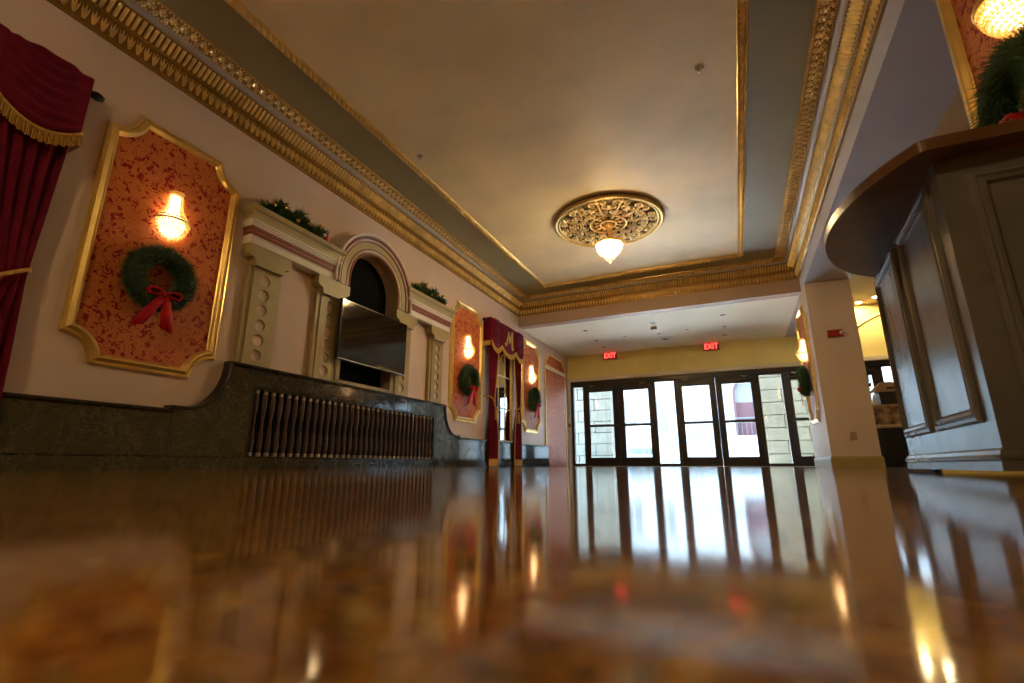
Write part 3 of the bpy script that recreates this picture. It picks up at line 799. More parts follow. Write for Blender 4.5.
# ------------------------------------------------------------------ wreaths
def needle(m, p, d, L, w):
    d = d.normalized(); a = Vector((0, 0, 1)) if abs(d.z) < .9 else Vector((1, 0, 0))
    u = d.cross(a).normalized() * w; v = d.cross(u).normalized() * w
    e = p + d * L
    m.add([p - u, p + u, e, p - v, p + v], [(0, 1, 2), (3, 4, 2)])
def make_wreath(label, loc, rz):
    t = thing('wreath', label, 'wreath', loc, rz, 'green wreaths with red bows')
    rr = random.Random(3)
    RW, rt_ = .195, .064
    MB().torus((.09, 0, 0), RW, rt_ * 1.05, 36, 8, 'x').build('core', 'needle_dark', t, True)
    m = MB()
    for i in range(3600):
        a = rr.uniform(0, 2 * PI); b_ = rr.uniform(0, 2 * PI)
        rad = Vector((0, math.cos(a), math.sin(a))); tan = Vector((0, -math.sin(a), math.cos(a))); ox = Vector((1, 0, 0))
        nrm = rad * math.cos(b_) + ox * math.sin(b_)
        p = Vector((.09, 0, 0)) + rad * RW + nrm * rt_ * .75
        if p.x < .02: continue
        d = nrm + tan * rr.uniform(.2, 1.3) + Vector((rr.uniform(-.4, .4), rr.uniform(-.4, .4), rr.uniform(-.4, .4)))
        L = rr.uniform(.04, .085)
        if (p + d.normalized() * L).x < .004: L *= .3
        needle(m, p, d, L, .0028)
    m.build('needles', 'needle_green', t, stuff=True)
    MB().torus((.09, 0, RW + .055), .012, .004, 12, 5, 'x').tube([(.09, 0, RW + .06), (.03, 0, RW + .1), (.0, 0, RW + .11)], .003, 5).build('hanger', 'black_metal', t)
    # bow: two loops, knot, two tails
    bow = MB().cbox(.135, .185, -.022, .022, -.165, -.12, .008).build('bow', 'ribbon_red', t)
    for sg in (-1, 1):
        pts = [(.16, sg * .012, -.142), (.18, sg * .055, -.112), (.178, sg * .115, -.115), (.17, sg * .13, -.142), (.166, sg * .115, -.172), (.16, sg * .055, -.168), (.158, sg * .012, -.146)]
        g = MB(); vs = []
        for (x, y, z) in pts: vs += [(x + .03, y, z), (x - .025, y, z)]
        g.add(vs, [(2 * i, 2 * i + 1, 2 * i + 3, 2 * i + 2) for i in range(len(pts) - 1)])
        lo = g.build('loop', 'ribbon_red', bow, True)
        md = lo.modifiers.new('thick', 'SOLIDIFY'); md.thickness = .012
        sp_ = [(.165, sg * .01, -.15), (.172, sg * .028, -.21), (.165, sg * (.05 if sg > 0 else .085), -.31), (.15, sg * (.075 if sg > 0 else .14), -.43)]
        g = MB(); vs = []
        for i, (x, y, z) in enumerate(sp_):
            hw = (.02, .034, .042, .046)[i]
            vs += [(x, y - hw, z + (.015 * sg if i == 3 else 0)), (x + .008, y + hw, z - (.015 * sg if i == 3 else 0))]
        g.add(vs, [(2 * i, 2 * i + 1, 2 * i + 3, 2 * i + 2) for i in range(3)])
        ta = g.build('tail', 'ribbon_red', bow, True)
        md = ta.modifiers.new('thick', 'SOLIDIFY'); md.thickness = .006
    return t
wr = make_wreath('green wreath with red bow on the nearest left wall panel', (XL + .012, 2.14, 1.495), 0)
for lab, loc, rz in (('green wreath with red bow on the panel between alcove and red curtains', (XL + .012, 7.2, 1.46), 0),
                     ('green wreath with red bow on the left panel just past the red curtains', (XL + .012, 10.2, 1.49), 0),
                     ('green wreath with red bow on the hall side of the far pier', (XR - .012, 10.02, 1.50), PI),
                     ('green wreath with red bow above the bar on the near pier', (XR - .012, 2.40, 1.49), PI),
                     ('green wreath with red bow on the far pier facing the adjoining room', (XR2 + .012, 10.02, 1.50), 0)):
    w_ = place(copy_tree(wr), loc, rz, lab)
    if 'above the bar' in lab:      # the ribbon tails of this one stop above the counter
        for c_ in w_.children:
            for g_ in c_.children:
                if g_.name.startswith('tail'): g_.scale = (1, 1, .9)

# ------------------------------------------------------------------ garlands on the entablatures
def make_garland(label, y0, y1, seed, figure):
    t = thing('garland', label, 'garland', (XL + .10, (y0 + y1) / 2, 2.516), 0, 'evergreen garlands over the alcove')
    rr = random.Random(seed); m = MB(); L = y1 - y0
    for i in range(1900):
        u = rr.random(); y = -L / 2 + L * u
        env = .07 + .09 * math.sin(PI * u) + .045 * math.sin(u * 17 + seed)
        a = rr.uniform(0, PI)
        p = Vector((.0 + .05 * math.cos(a) * rr.random(), y, max(.004, env * rr.random())))
        d = Vector((math.cos(a) * .8, rr.uniform(-1, 1), abs(math.sin(a)) * .8 + rr.uniform(-.1, .3)))
        needle(m, p, d, rr.uniform(.05, .10), .0045)
    m.build('needles', 'needle_green', t, stuff=True)
    st = [(rr.uniform(-.01, .01), -L / 2 + L * i / 12, .02 + .015 * math.sin(i)) for i in range(13)]
    MB().tube(st, .015, 6).build('stem', 'needle_dark', t)
    for i in range(5):
        u = (i + .6) / 5.2
        MB().ball((.055, -L / 2 + L * u, .10 + .04 * math.sin(i * 2.1)), .028, 10, 6).build('bauble', 'bauble_gold', t, True)
    if figure:
        rbn = MB().cbox(.02, .06, L / 2 - .0, L / 2 + .05, .0, .11, .012).build('ribbon', 'ribbon_red', t)
        MB().ball((.05, L / 2 - .015, .07), .022, 8, 6).build('knot', 'sprig_white', rbn, True)
make_garland('evergreen garland with gold baubles and red ribbon on the near entablature', CY - 1.74, CY - .95, 4, True)
make_garland('evergreen garland with gold baubles on the far entablature', CY + .80, CY + 1.62, 9, False)

# ------------------------------------------------------------------ curtained mirrors
def make_window(cy, which):
    HW = .785     # half width of the pelmet
    D = .165
    # mirror behind
    mr = thing('wall_mirror', 'tall mirror with slim glazing bars behind the %s red curtains' % which, 'mirror', (XL, cy, .475))
    mw, mh = .45, 1.95
    for i in range(3):
        for j in range(3):
            a = -mw + 2 * mw * i / 3; c = a + 2 * mw / 3; e0 = mh * j / 3; e1 = mh * (j + 1) / 3
            MB().box(0, .012, a + .004, c - .004, e0 + .004, e1 - .004).build('pane', 'mirror_glass', mr)
    MB().prism([(-mw - .04, -.0), (mw + .04, -.0), (mw + .04, mh + .04), (-mw - .04, mh + .04)], [[(-mw, .03), (mw, .03), (mw, mh), (-mw, mh)]], YZ, 0, .04).build('frame', 'gold_frame', mr)
    for i in (1, 2):
        a = -mw + 2 * mw * i / 3; MB().box(0, .02, a - .009, a + .009, .03, mh).build('glazing_bar', 'ivory_paint', mr)
        z = mh * i / 3; MB().box(0, .021, -mw, mw, z - .009, z + .009).build('glazing_bar', 'ivory_paint', mr)
    MB().box(0, .06, -mw - .05, mw + .05, -.008, .03).build('sill', 'ivory_paint', mr)
    # rod
    rod = thing('curtain_rod', 'black curtain rod ending in a round finial behind the %s valance' % which, 'curtain rod', (XL, cy, 2.74))
    MB().tube([(.06, -HW - .03, 0), (.06, HW + .03, 0)], .014, 8).build('rod', 'black_metal', rod)
    for sg in (-1, 1):
        f = MB().lathe([(.001, -.05), (.02, -.045), (.033, -.015), (.033, .012), (.02, .04), (.012, .05), (.001, .052)], 14).build('finial', 'black_metal', rod, True)
        f.rotation_euler = (PI / 2, 0, 0); f.location = (.06, sg * (HW + .07), 0)
        MB().box(0, .06, sg * (HW + .025) - .01, sg * (HW + .025) + .01, -.012, .012).build('bracket', 'black_metal', rod)
    # valance
    va = thing('curtain_valance', 'crimson velvet valance with gold fringed scallops and gold letter over the %s mirror' % which, 'valance', (XL, cy, 2.1))
    zt = 2.79 - 2.1
    peaks = [-HW, -.335, .335, HW]
    def bottom(y):
        for i in range(3):
            a, c = peaks[i], peaks[i + 1]
            if a <= y <= c + 1e-6:
                u = (y - a) / (c - a); return 2.315 - 2.1 - (.125 if i == 1 else .115) * math.sin(PI * u) ** .8 + .07 * 0
        return 2.315 - 2.1
    def front(u, v):
        y = -HW + 2 * HW * u; zb = bottom(y); z = zt + (zb - zt) * v
        sec = 0 if y < -.335 else (1 if y < .335 else 2)
        a, c = peaks[sec], peaks[sec + 1]; t_ = (y - a) / (c - a)
        sag = .10 * math.sin(PI * t_)
        fold = .0 if sec == 1 else .019 * math.sin((z + sag) * 75) * math.sin(PI * min(1, max(0, t_))) ** .5
        edge = -.02 * (math.exp(-((y + .335) / .02) ** 2) + math.exp(-((y - .335) / .02) ** 2))
        return (D + fold + edge + .012 * math.sin(PI * t_), y, z)
    MB().grid(front, 96, 40).build('front_cloth', 'velvet_red', va, True)
    for sg in (-1, 1):
        MB().grid(lambda u, v: (D * (1 - u), sg * (HW + .006 * math.sin(u * 9)), zt + (.215 - zt) * v), 10, 4).build('side_cloth', 'velvet_red', va, True)
    MB().box(0, D - .015, -HW + .004, HW - .004, zt - .02, zt - .002).build('board', 'velvet_seam', va)
    fr = MB()
    k = 150
    for i in range(k):
        y = -HW + 2 * HW * (i + .5) / k; zb = bottom(y) + .012; x = D + .02 + .004 * math.sin(i * 2.3); hw = HW / k * .95
        ln = .095 + .006 * math.sin(i * 1.7)
        fr.add([(x, y - hw, zb), (x, y + hw, zb), (x + .006, y + hw * .8, zb - ln), (x + .006, y - hw * .8, zb - ln), (x + .012, y, zb - .01), (x + .012, y, zb - ln * .97)],
               [(0, 4, 5, 3), (4, 1, 2, 5)])
    for sg in (-1, 1):
        for i in range(16):
            x = D * (i + .5) / 16; y = sg * (HW + .012)
            fr.add([(x - .005, y, .225), (x + .005, y, .225), (x + .004, y + sg * .004, .13), (x - .004, y + sg * .004, .13)], [(0, 1, 2, 3)])
    fr.build('fringe', 'gold_fringe', va, stuff=True)
    MB().tube([(D + .024, -HW + 2 * HW * i / 60, bottom(-HW + 2 * HW * i / 60) + .012) for i in range(61)], .009, 6).build('braid', 'gold_fringe', va, True)
    # gold letter M with curled serifs
    mm = MB(); ex = D + .018
    S = [[(-.105, .265), (-.085, .255), (.0, .56), (-.035, .58)], [(-.035, .58), (.0, .56), (.02, .34), (-.005, .325)], [(-.005, .325), (.022, .345), (.105, .60), (.07, .61)], [(.07, .61), (.105, .60), (.10, .27), (.065, .26)]]
    for q in S: mm.prism([(1.55 * a_, c_) for a_, c_ in q], [], YZ, ex, ex + .012)
    for (cy_, cz_, sg) in ((-.175, .28, 1), (.155, .255, -1)):
        mm.tube([(ex + .006, cy_ - sg * .032 * math.cos(a * .8), cz_ + .028 * math.sin(a * .8)) for a in range(8)], .011, 6)
    mm.build('emblem', 'gold_fringe', va, label='gold embroidered letter M')
    # drapes
    for sg, side in ((-1, 'left'), (1, 'right')):
        dr = thing('curtain', 'crimson velvet drape tied back at the %s side of the %s mirror' % (side, which), 'curtain', (XL, cy + sg * (HW - .2), 0), 0, 'crimson velvet drapes')
        lay = []
        def edges(z):   # distances from the outer end: outer edge, inner edge
            o_ = .035 + .03 * max(0, 1 - abs(z - 1.22) / .9) - .03 * max(0, (1.22 - z) / 1.22) * 0
            if z > 1.22: u = (z - 1.22) / 1.4; i_ = .255 + .22 * min(1, u) ** .8
            else: u = (1.22 - z) / 1.22; i_ = .255 + .15 * math.sin(min(1, u * 1.6) * PI / 2)
            return o_, i_
        def cloth(u, v):
            z = .012 + (2.62 - .012) * v
            o_, i_ = edges(z); d = o_ + (i_ - o_) * u
            amp = .022 * (.45 + .55 * min(1, abs(z - 1.22) / .5))
            x = .105 + amp * math.sin(u * 2 * PI * 5 + 1.1) + .006 * math.sin(u * 31 + z * 3)
            return (x, sg * (.2 - d), z)
        MB().grid(cloth, 60, 40).build('fabric', 'velvet_red', dr, True)
        def hem(u, v):
            p = cloth(u, (.0 + .13 * v) / 2.6); return (p[0] + .008, p[1], p[2] + .001 * v)
        MB().grid(hem, 60, 3).build('hem_fringe', 'gold_fringe', dr, True)
        ed = []
        for i in range(24):
            p = cloth(1.0, i / 23); ed.append((p[0] + .004, p[1] - sg * .004, p[2]))
        MB().tube(ed, .011, 6).build('edge_braid', 'gold_fringe', dr, True)
        tb = []
        for i in range(13):
            u = i / 12; p = cloth(u, (1.20 - .012) / 2.6)
            tb.append((.15 - .03 * abs(2 * u - 1) ** 3, p[1], 1.27 - .13 * u))
        tb = [(.0, sg * (.2 - .035), 1.29)] + tb + [(.07, tb[-1][1] - sg * .005, 1.13)]
        tie = MB().tube(tb, .013, 8).build('tieback', 'gold_fringe', dr, True)
        ty = tb[-2][1]
        MB().lathe([(.004, 1.10), (.016, 1.09), (.02, 1.07), (.012, 1.05), (.022, 1.03), (.028, .86), (.002, .86)], 10, (.155, ty, 0)).build('tassel', 'gold_fringe', tie, True)
        MB().ball((.02, sg * (.2 - .03), 1.29), .016, 8, 6).build('hook', 'gold_frame', tie, True)
make_window(8.655, 'far')
make_window(.635, 'near')

# ------------------------------------------------------------------ ceiling medallion and chandelier
MX, MY = -1.44, 6.66
med = thing('ceiling_medallion', 'round gilded scrollwork medallion on the hall ceiling', 'medallion', (MX, MY, ZC))
MB().lathe([(.0, -.028), (.70, -.028), (.74, -.02), (.80, -.018), (.82, .0)], 64).build('base_disc', 'gold_dark', med, True)
MB().torus((0, 0, -.035), .785, .022, 72, 8).torus((0, 0, -.03), .735, .014, 72, 6).build('outer_ring', 'gold_frame', med, True)
MB().torus((0, 0, -.035), .27, .02, 48, 8).torus((0, 0, -.04), .12, .018, 32, 8).build('inner_ring', 'gold_frame', med, True)
bd = MB()
for i in range(110):
    a = 2 * PI * i / 110; bd.bead((.812 * math.cos(a), .812 * math.sin(a), -.024), .016)
for i in range(40):
    a = 2 * PI * i / 40; bd.bead((.235 * math.cos(a), .235 * math.sin(a), -.036), .012)
bd.build('bead_rim', 'gold_leaf', med, stuff=True)
mo = MB()
def spiral(cx_, cy_, r0, a0, turns, sg, th):
    pts = []
    for i in range(18):
        u = i / 17; a = a0 + sg * u * turns * 2 * PI; r_ = r0 * (1 - .8 * u)
        pts.append((cx_ + r_ * math.cos(a), cy_ + r_ * math.sin(a), -.042 - .012 * u))
    mo.tube(pts, [th * (1 - .45 * i / 17) for i in range(18)], 5)
    mo.bead(pts[-1], th * 1.7)
for sg in (-1, 1):
    spiral(.38, sg * .055, .055, sg * PI, 1.3, sg, .016)
    spiral(.52, sg * .085, .075, sg * PI, 1.4, -sg, .018)
    spiral(.645, sg * .075, .065, sg * -PI / 2, 1.3, sg, .017)
mo.tube([(.28, 0, -.04), (.40, 0, -.05), (.55, 0, -.05), (.70, 0, -.04)], [.012, .02, .016, .01], 6)
for r_ in (.33, .46, .585, .69):
    mo.add([(r_ - .05, 0, -.045), (r_, -.028, -.042), (r_ + .05, 0, -.04), (r_, .028, -.042), (r_, 0, -.07)], [(0, 1, 4), (1, 2, 4), (2, 3, 4), (3, 0, 4)])
mom = mo.mesh('scroll_motif', True); mom.materials.append(MATS['gold_leaf'])
for i in range(12):
    o = link('scroll_motif', mom, med); o.rotation_euler = (0, 0, 2 * PI * i / 12)
ro = MB()
for i in range(12):
    a = 2 * PI * i / 12
    ro.add([(.13 * math.cos(a), .13 * math.sin(a), -.03), (.19 * math.cos(a - .2), .19 * math.sin(a - .2), -.04), (.26 * math.cos(a), .26 * math.sin(a), -.03), (.19 * math.cos(a + .2), .19 * math.sin(a + .2), -.04), (.19 * math.cos(a), .19 * math.sin(a), -.06)],
           [(0, 1, 4), (1, 2, 4), (2, 3, 4), (3, 0, 4)])
ro.build('rosette', 'gold_leaf', med)

ch = thing('chandelier', 'lit crystal basket chandelier hanging from the ceiling medallion', 'chandelier', (MX, MY, 3.575))
MB().lathe([(.001, 0), (.07, -.005), (.075, -.02), (.03, -.04), (.012, -.06), (.012, -.24), (.03, -.26), (.001, -.27)], 16).build('stem', 'gold_frame', ch, True)
zr = -.33
MB().torus((0, 0, zr), .195, .012, 40, 8).torus((0, 0, zr + .03), .19, .007, 40, 6).torus((0, 0, -.25), .05, .006, 24, 6).build('rim_ring', 'gold_frame', ch, True)
cs = MB()
for i in range(30):
    a = 2 * PI * i / 30
    for j in range(14):
        u = j / 13; r_ = .05 + .14 * u
        if i % 5 == 0: cs.bead((r_ * math.cos(a), r_ * math.sin(a), -.25 + (zr + .26) * u), .005, .006)
cs.build('crystal_strands', 'crystal', ch, stuff=True)
cb = MB()
for j in range(11):
    ph = PI / 2 * (j + .6) / 11.5; r_ = .19 * math.cos(ph); z = zr - .20 * math.sin(ph); n_ = max(6, int(2 * PI * r_ / .026))
    for i in range(n_):
        a = 2 * PI * (i + .5 * (j % 2)) / n_; cb.bead((r_ * math.cos(a), r_ * math.sin(a), z), .013)
for i in range(14):
    a = 2 * PI * i / 14; cb.bead((.07 * math.cos(a), .07 * math.sin(a), zr - .225), .009, .018)
cb.build('crystal_bowl', 'crystal', ch, stuff=True)
MB().lathe([(.001, zr + .014), (.17, zr + .012), (.178, zr + .002)], 28).build('glow_shield', 'gold_frame', ch, True)  # added disc that keeps the lamp's glow off the ceiling
MB().tube([(0, 0, zr - .2), (0, 0, zr - .27)], .003, 5).build('drop_wire', 'gold_frame', ch)
MB().ball((0, 0, zr - .29), .022, 10, 6).build('drop_ball', 'crystal', ch, True)
MB().lathe([(.155, zr), (.145, zr - .07), (.10, zr - .14), (.04, zr - .175), (.002, zr - .18)], 24).build('lamp_glow', 'lamp_warm_big', ch, True)

# unseen second chandelier, added behind the viewer to brighten the near hall
place(copy_tree(ch), (MX, -1.9, 3.575), 0, 'unseen lit chandelier added behind the viewer to brighten the hall')
place(copy_tree(med), (MX, -1.9, ZC), 0, 'round gilded scrollwork medallion in the bay behind the viewer')

# ------------------------------------------------------------------ sprinklers, vestibule ceiling fittings
def sprinkler(label, x, y, z):
    t = thing('sprinkler', label, 'sprinkler', (x, y, z), 0)
    MB().lathe([(.001, 0), (.04, 0), (.042, -.006), (.02, -.012), (.012, -.03), (.001, -.03)], 16).build('escutcheon', 'grey_plaster', t, True)
    MB().lathe([(.001, -.03), (.006, -.03), (.006, -.045), (.02, -.046), (.02, -.05), (.001, -.05)], 12).build('deflector', 'steel', t, True)
sprinkler('small ceiling sprinkler left of the medallion, above the alcove', -3.10, 4.13, ZC)
sprinkler('small ceiling sprinkler beside the right rope moulding', 0.04, 4.10, ZC)
def can(label, x, y, r=.075):
    t = thing('recessed_light', label, 'ceiling light', (x, y, ZS), 0, 'unlit recessed vestibule lights')
    MB().lathe([(r * .75, -.001), (r * .8, -.006), (r, -.006), (r * 1.08, 0)], 20).build('trim_ring', 'white_plastic', t, True)
    MB().lathe([(.001, -.002), (r * .78, -.002)], 20).build('baffle', 'black_metal', t)
for i, (x, lab) in enumerate(((-2.915, 'left'), (-1.41, 'middle'), (0.0, 'right'))):
    can('unlit recessed light nearest the beam in the %s column of the vestibule ceiling' % lab, x, 10.45)
    if lab != 'middle': can('unlit recessed light nearest the doors in the %s column of the vestibule ceiling' % lab, x, 12.2)
can('small dark recessed light left of centre on the vestibule ceiling', -2.195, 11.34, .055)
can('small dark recessed light right of centre on the vestibule ceiling', -.778, 11.31, .06)
dm = thing('ceiling_sensor', 'square grey sensor box on the vestibule ceiling behind the middle light', 'sensor', (-1.437, 10.85, ZS))
MB().box(-.06, .06, -.06, .06, -.05, 0).build('box', 'tan_plastic', dm); MB().box(-.075, .075, -.075, .075, -.008, 0).build('plate', 'white_plastic', dm)
vn = thing('ceiling_diffuser', 'round white air diffuser in the middle of the vestibule ceiling', 'diffuser', (-1.333, 11.9, ZS))
MB().lathe([(.13, 0), (.13, -.012), (.11, -.02), (.10, -.012), (.08, -.025), (.06, -.016), (.001, -.03)], 24).build('cone', 'white_plastic', vn, True)
MB().lathe([(.075, -.03), (.05, -.034), (.001, -.034)], 20).build('core', 'black_metal', vn)
for x, lab in ((-2.91, 'left'), (-1.405, 'middle'), (.007, 'right')): sprinkler('tiny white sprinkler on the vestibule ceiling, %s one' % lab, x, 11.4, ZS)

# ------------------------------------------------------------------ exit signs
def text_mesh(s, size):
    cu = bpy.data.curves.new('letters', 'FONT'); cu.body = s; cu.size = size; cu.extrude = .004; cu.align_x = 'CENTER'; cu.align_y = 'CENTER'; cu.offset = .003
    o = bpy.data.objects.new('letters', cu); COL.objects.link(o)
    me = bpy.data.meshes.new_from_object(o.evaluated_get(bpy.context.evaluated_depsgraph_get()))
    bpy.data.objects.remove(o); return me
bpy.context.view_layer.update()
tm = text_mesh('EXIT', .20); tm.materials.append(MATS['exit_red'])
pmat('exit_face', (0.32, 0.06, 0.05), 0.4, var=0.03)
for x, lab in ((-2.93, 'left'), (-.345, 'right')):
    t = thing('exit_sign', 'glowing red EXIT sign above the %s pair of doors' % ('first' if lab == 'left' else 'second'), 'exit sign', (x, YE - .1, 2.945), 0, 'exit signs over the doors')
    MB().box(-.185, .185, -.02, .02, -.10, .10).build('housing', 'exit_face', t)
    MB().box(-.03, .03, -.015, .10, -.03, .03).build('mount', 'white_plastic', t)
    o = link('letters', tm, t); o.rotation_euler = (PI / 2, 0, 0); o.location = (0, -.024, -.002); o.scale = (.80, .95, 1)

# ------------------------------------------------------------------ fittings on the far pier
fa = thing('fire_alarm', 'red fire alarm with white strobe on the far pier', 'fire alarm', (1.637, 9.1, 2.115))
MB().box(-.105, .105, -.045, 0, -.055, .055).build('housing', 'alarm_red', fa)
MB().box(-.04, .06, -.05, -.04, -.035, .035).build('grille', 'alarm_red', fa)
MB().ball((.085, -.045, 0), .03, 12, 8).build('strobe', 'white_plastic', fa, True)
ol = thing('wall_outlet', 'tan wall outlet plate low on the far pier', 'outlet', (1.652, 9.1, .47))
MB().box(-.04, .04, -.008, 0, -.06, .06).build('plate', 'tan_plastic', ol)
for z in (-.025, .025): MB().box(-.016, .016, -.011, -.006, z - .014, z + .014).build('socket', 'tan_plastic', ol)
sw = thing('door_switch', 'small red switch plate on the white jamb by the entrance', 'switch', (-4.165, YE - .04, 1.1))
MB().box(-.025, .025, -.014, 0, -.05, .05).build('plate', 'alarm_red', sw); MB().box(-.01, .01, -.02, -.01, -.015, .015).build('button', 'black_metal', sw)

# ------------------------------------------------------------------ bar counter
O = (.95, 2.5, 0)
bar = thing('bar_counter', 'portable panelled olive bar counter with rounded brown top at right', 'bar counter', O)
A, B_, C_, D_ = (.703, 1.905), (1.255, 1.905), (1.255, 3.10), (.783, 3.10)
ZB0 = .02
MB().prism([A, B_, C_, D_], [], XY, ZB0, 1.035).build('body', 'bar_paint', bar, org=O)
# end face frame (u along the end face, from the near corner), out = left
eu = Vector((D_[0] - A[0], D_[1] - A[1])).normalized(); en = Vector((-eu.y, eu.x))
def EF(u, z, d): return (A[0] + eu.x * u + en.x * d, A[1] + eu.y * u + en.y * d, z)
def FF(u, z, d): return (A[0] + u, A[1] - d, z)
BP = [(0, 0), (.0, .006), (.006, .014), (.016, .016), (.022, .010), (.028, .018), (.04, .014), (.046, .004), (.05, 0)]
def bar_panel(fn, u0, u1, z0, z1):
    p = MB().prism([(u0 + .05, z0 + .05), (u1 - .05, z0 + .05), (u1 - .05, z1 - .05), (u0 + .05, z1 - .05)], [], fn, -.002, .003).build('panel', 'bar_paint', bar, org=O)
    MB().sweep([(u0, z0), (u1, z0), (u1, z1), (u0, z1)], BP, fn).build('moulding', 'bar_paint', p, org=O)
bar_panel(EF, .095, .585, .165, 1.0)
bar_panel(EF, .665, 1.16, .165, 1.0)
bar_panel(FF, .075, .50, .165, .965)
bs = MB()
base_prof = [(-.002, .018), (.014, .018), (.014, .046), (.010, .049), (.016, .052), (.020, .060), (.012, .066), (.008, .078), (-.002, .086)]
bs.sweep([A, B_, C_, D_], base_prof, XY, closed=True, flip=True).build('base_moulding', 'bar_paint', bar, org=O)
ctl = [(1.262, 1.822), (.95, 1.822), (.70, 1.818), (.655, 1.822), (.632, 1.85), (.573, 1.948), (.515, 2.085), (.478, 2.25), (.468, 2.40), (.480, 2.555), (.515, 2.70), (.575, 2.85), (.655, 2.97), (.75, 3.06), (.85, 3.13), (1.0, 3.16), (1.262, 3.16)]
def catmull(P, n=4, sharp=()):
    out = []
    for i in range(len(P) - 1):
        p0, p1, p2, p3 = P[max(i - 1, 0)], P[i], P[i + 1], P[min(i + 2, len(P) - 1)]
        for k in range(n):
            t = k / n
            out.append(tuple(.5 * (2 * p1[q] + (p2[q] - p0[q]) * t + (2 * p0[q] - 5 * p1[q] + 4 * p2[q] - p3[q]) * t * t + (3 * p1[q] - p0[q] - 3 * p2[q] + p3[q]) * t ** 3) for q in range(2)))
    return out + [P[-1]]
outl = ctl[:3] + catmull(ctl[2:-2])[1:] + ctl[-2:]
tp = MB().prism(outl, [], XY, 1.036, 1.078)
tpo = tp.build('countertop', 'bar_top_wood', bar, org=O)
MB().prism([(.72, 1.90), (1.25, 1.90), (1.25, 3.09), (.80, 3.09)], [], XY, 1.03, 1.0365).build('sub_top', 'bar_top_wood', tpo, org=O)
for (x, y) in ((.80, 2.0), (1.20, 2.0), (.85, 3.0), (1.2, 3.0)):
    c = MB().lathe([(.001, -.018), (.012, -.016), (.018, 0), (.012, .016), (.001, .018)], 12).build('caster', 'black_rubber', bar, True)
    c.rotation_euler = (PI / 2, 0, 0); c.location = (x - O[0], y - O[1], .018)
    f = MB().box(-.012, .012, -.02, .02, .012, .03).build('fork', 'black_metal', c); f.rotation_euler = (-PI / 2, 0, 0)

# ------------------------------------------------------------------ adjoining room
for (x, y, lab) in ((2.845, 12.75, 'left'), (3.10, 12.45, 'right'), (4.6, 11.0, 'central'), (4.6, 7.0, 'middle'), (4.6, 3.0, 'near'), (4.6, -1.0, 'rear')):
    t = thing('downlight', 'lit %s downlight in the adjoining room ceiling' % lab, 'ceiling light', (x, y, ZC), 0, 'lit downlights of the adjoining room')
    MB().lathe([(.05, -.001), (.055, -.008), (.075, -.008), (.08, 0)], 20).build('trim_ring', 'white_plastic', t, True)
    MB().lathe([(.001, -.003), (.052, -.003)], 20).build('lens', 'downlight_glow', t)
# arched moulding on the end wall
arcm = MB().tube([(4.0 + 1.5 * math.cos(PI * i / 30), YE - .01, 2.62 + .85 * math.sin(PI * i / 30)) for i in range(31)], .025, 6)
o = arcm.build('trim_8', 'ochre_wall', None, True); o['kind'] = 'structure'; o['label'] = 'shallow arched moulding on the ochre end wall'; o['category'] = 'trim'
tb = thing('round_table', 'round table under a black cloth in the adjoining room', 'table', (2.78, 11.7, 0))
MB().lathe([(.60, 0.005), (.585, .3), (.575, .66), (.58, .70)], 48).build('tablecloth', 'table_cloth_black', tb, True)
MB().lathe([(.58, .70), (.60, .705), (.61, .73), (.60, .76), (.57, .765), (.001, .767)], 48).build('table_rim', 'table_linen', tb, True)
MB().lathe([(.03, 0.0), (.03, .7)], 12).build('pedestal', 'black_metal', tb)
bx = thing('display_chest', 'marbled brown chest standing on the round table', 'chest', (2.78, 11.55, .767))
MB().box(-.34, .34, -.2, .2, 0, .36).build('chest', 'chest_marbled', bx)
MB().box(-.36, .36, -.22, .22, .36, .39).build('lid', 'table_linen', bx)
db = thing('dark_box', 'dark brown box stacked on the marbled chest', 'box', (2.82, 11.55, 1.157))
MB().box(-.22, .24, -.15, .15, 0, .24).build('box', 'box_dark', db)
MB().box(-.225, .245, -.155, .155, .20, .25).build('lid', 'box_dark', db)
gb = thing('gable_box', 'tan gable shaped carton on top of the dark box', 'box', (2.76, 11.55, 1.407))
MB().prism([(-.26, 0), (.30, 0), (.30, .03), (.08, .19), (-.10, .19), (-.26, .03)], [], XZ, -.12, .12).build('carton', 'box_tan', gb)
MB().box(-.02, .12, -.126, -.118, .05, .09).build('window_slot', 'box_dark', gb)
cd = thing('white_card', 'white folded card beside the dark box', 'card', (2.51, 11.45, 1.157))
MB().prism([(-.06, 0), (.06, 0), (.03, .20), (-.0, .20)], [], XZ, -.02, .02).build('card', 'white_plastic', cd)

# ------------------------------------------------------------------ outside: portico piers, street, house opposite
gd = struct('ground', MB().box(-40, 40, YE + .25, 60, -.25, -.02), 'pavement', 'bright sunlit paving outside the entrance', 'ground')
def stone_pier(label, x0, x1, y0, y1):
    t = thing('stone_pier', label, 'stone pier', ((x0 + x1) / 2, y0, -.02), 0, 'portico piers outside the doors')
    O = t.location
    MB().box(x0 + .01, x1 - .01, y0 + .01, y1 - .01, -.02, 4.2).build('core', 'mortar', t, org=O)
    hc = .345; ncol = max(2, round((x1 - x0) / 1.05))
    for j in range(12):
        cuts = [x0] + [x0 + (x1 - x0) * (i + (.5 if j % 2 else 0)) / ncol for i in range(1 if not j % 2 else 0, ncol)] + [x1]
        cuts = sorted(set(round(c, 3) for c in cuts))
        for a, c in zip(cuts, cuts[1:]):
            if c - a < .05: continue
            MB().box(a + .011, c - .011, y0 - .03, y1 - .02, -.02 + j * hc + .011, -.02 + (j + 1) * hc - .011).build('stone_block', 'stone_block', t, org=O)
stone_pier('pale stone block pier outside the leftmost door', -5.6, -3.45, 15.0, 16.0)
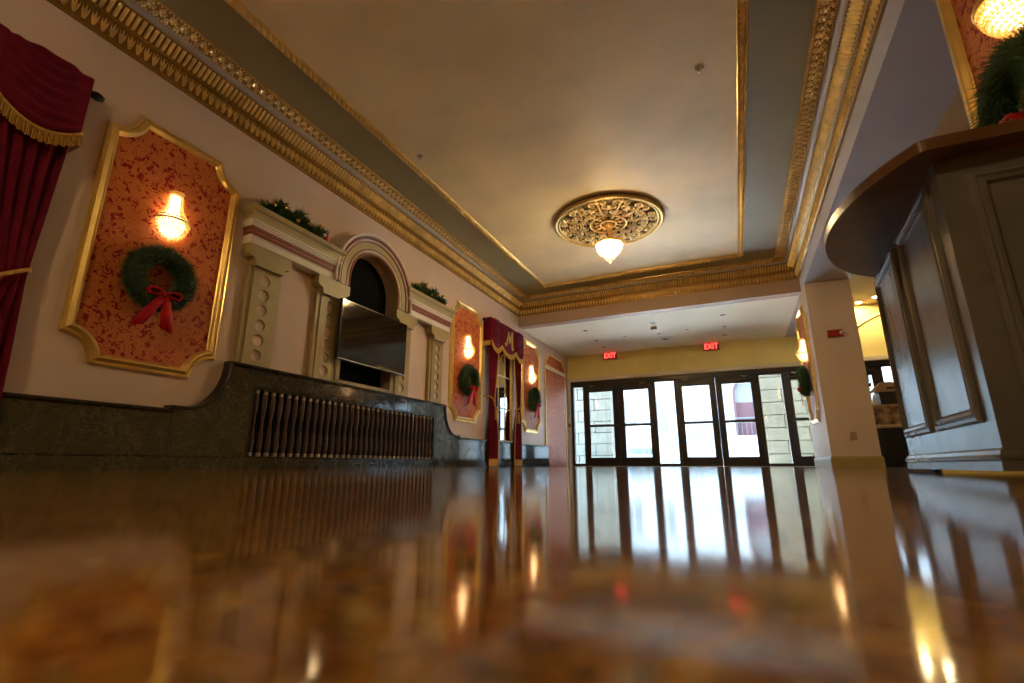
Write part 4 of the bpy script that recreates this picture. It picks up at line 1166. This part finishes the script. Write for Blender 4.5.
stone_pier('pale stone block pier outside the right-hand sidelight', .70, 2.85, 15.0, 16.0)
struct('wall_bounce_cover', MB().box(-12, 12, YE + .2, YE + .24, 2.32, 9.0), 'facade_white', 'unseen cladding added above the doors against ochre bounce light', 'wall')  # unseen, added so sunlit ochre does not bounce onto the stone piers
struct('wall_upper_shade', MB().box(-12, 12, YE, YE + .2, 3.9, 9.0), 'facade_white', 'unseen upper front added above the entrance for its shade', 'wall')  # unseen, added to shade the stone piers and paving
hs = thing('house', 'pale house across the street with a red arched doorway', 'building', (0, 31, 0))
O = (0, 31, 0)
al = [(.1, 1.6), (1.9, 1.6)] + [(1.0 + .9 * math.cos(PI * i / 16), 4.1 + .9 * math.sin(PI * i / 16)) for i in range(17)]
MB().prism([(-22, 0), (22, 0), (22, 7), (-22, 7)], [al], XZ, 32.0, 31.0).build('wall', 'facade_white', hs, org=O)
dw = MB().prism([(.1, 1.6), (1.9, 1.6), (1.9, 3.6), (.1, 3.6)], [], XZ, 31.5, 31.4).build('doorway', 'facade_red', hs, org=O)
MB().prism([(.1, 3.6), (1.9, 3.6)] + al[2:], [], XZ, 31.5, 31.42).build('fanlight', 'facade_glass', dw, org=O)
MB().tube([(x, 30.97, z) for x, z in al[1:] + [al[0]]], .07, 6).build('arch_trim', 'facade_red', dw, org=O)
MB().box(-.6, 2.6, 29.6, 31.0, 0, 1.6).build('landing', 'facade_white', hs, org=O)
for i in range(9): MB().box(-.6 - .32 * (i + 1), -.6 - .32 * i, 29.6, 31.0, 0, 1.6 - .17 * (i + 1)).build('step', 'facade_white', hs, org=O)
rl = MB().tube([(2.6, 29.65, 2.55), (-.6, 29.65, 2.55), (-3.6, 29.65, .95)], .035, 6).build('railing', 'rail_grey', hs, org=O)
for i in range(14):
    x = 2.5 - i * .24; MB().tube([(x, 29.65, 1.6), (x, 29.65, 2.55)], .014, 5).build('baluster', 'rail_grey', rl, org=O)
for i in range(10):
    x = -.8 - i * .29; zt_ = 2.55 - (-.6 - x) * .533; MB().tube([(x, 29.65, zt_ - .95), (x, 29.65, zt_)], .014, 5).build('baluster', 'rail_grey', rl, org=O)
for x in (-9.5, -6.5, -4.6, 3.6, 6.5):
    wd = MB().box(x, x + .9, 30.96, 31.02, 2.0, 4.0).build('window', 'facade_glass', hs, org=O)
    MB().box(x - .08, x + .98, 30.93, 31.0, 1.9, 2.0).build('sill', 'facade_white', wd, org=O)
    MB().box(x + .42, x + .48, 30.94, 30.97, 2.0, 4.0).build('glazing_bar', 'facade_white', wd, org=O)
bn = thing('street_bench', 'small dark street bench on the paving outside the second door', 'bench', (-4.2, 24, -.02))
MB().box(-.6, .6, -.2, .2, .40, .45).build('seat', 'rail_grey', bn)
MB().box(-.6, .6, .16, .2, .55, .85).build('backrest', 'rail_grey', bn)
for x in (-.5, .5): MB().box(x - .04, x + .04, -.18, .18, 0, .4).build('leg', 'rail_grey', bn)
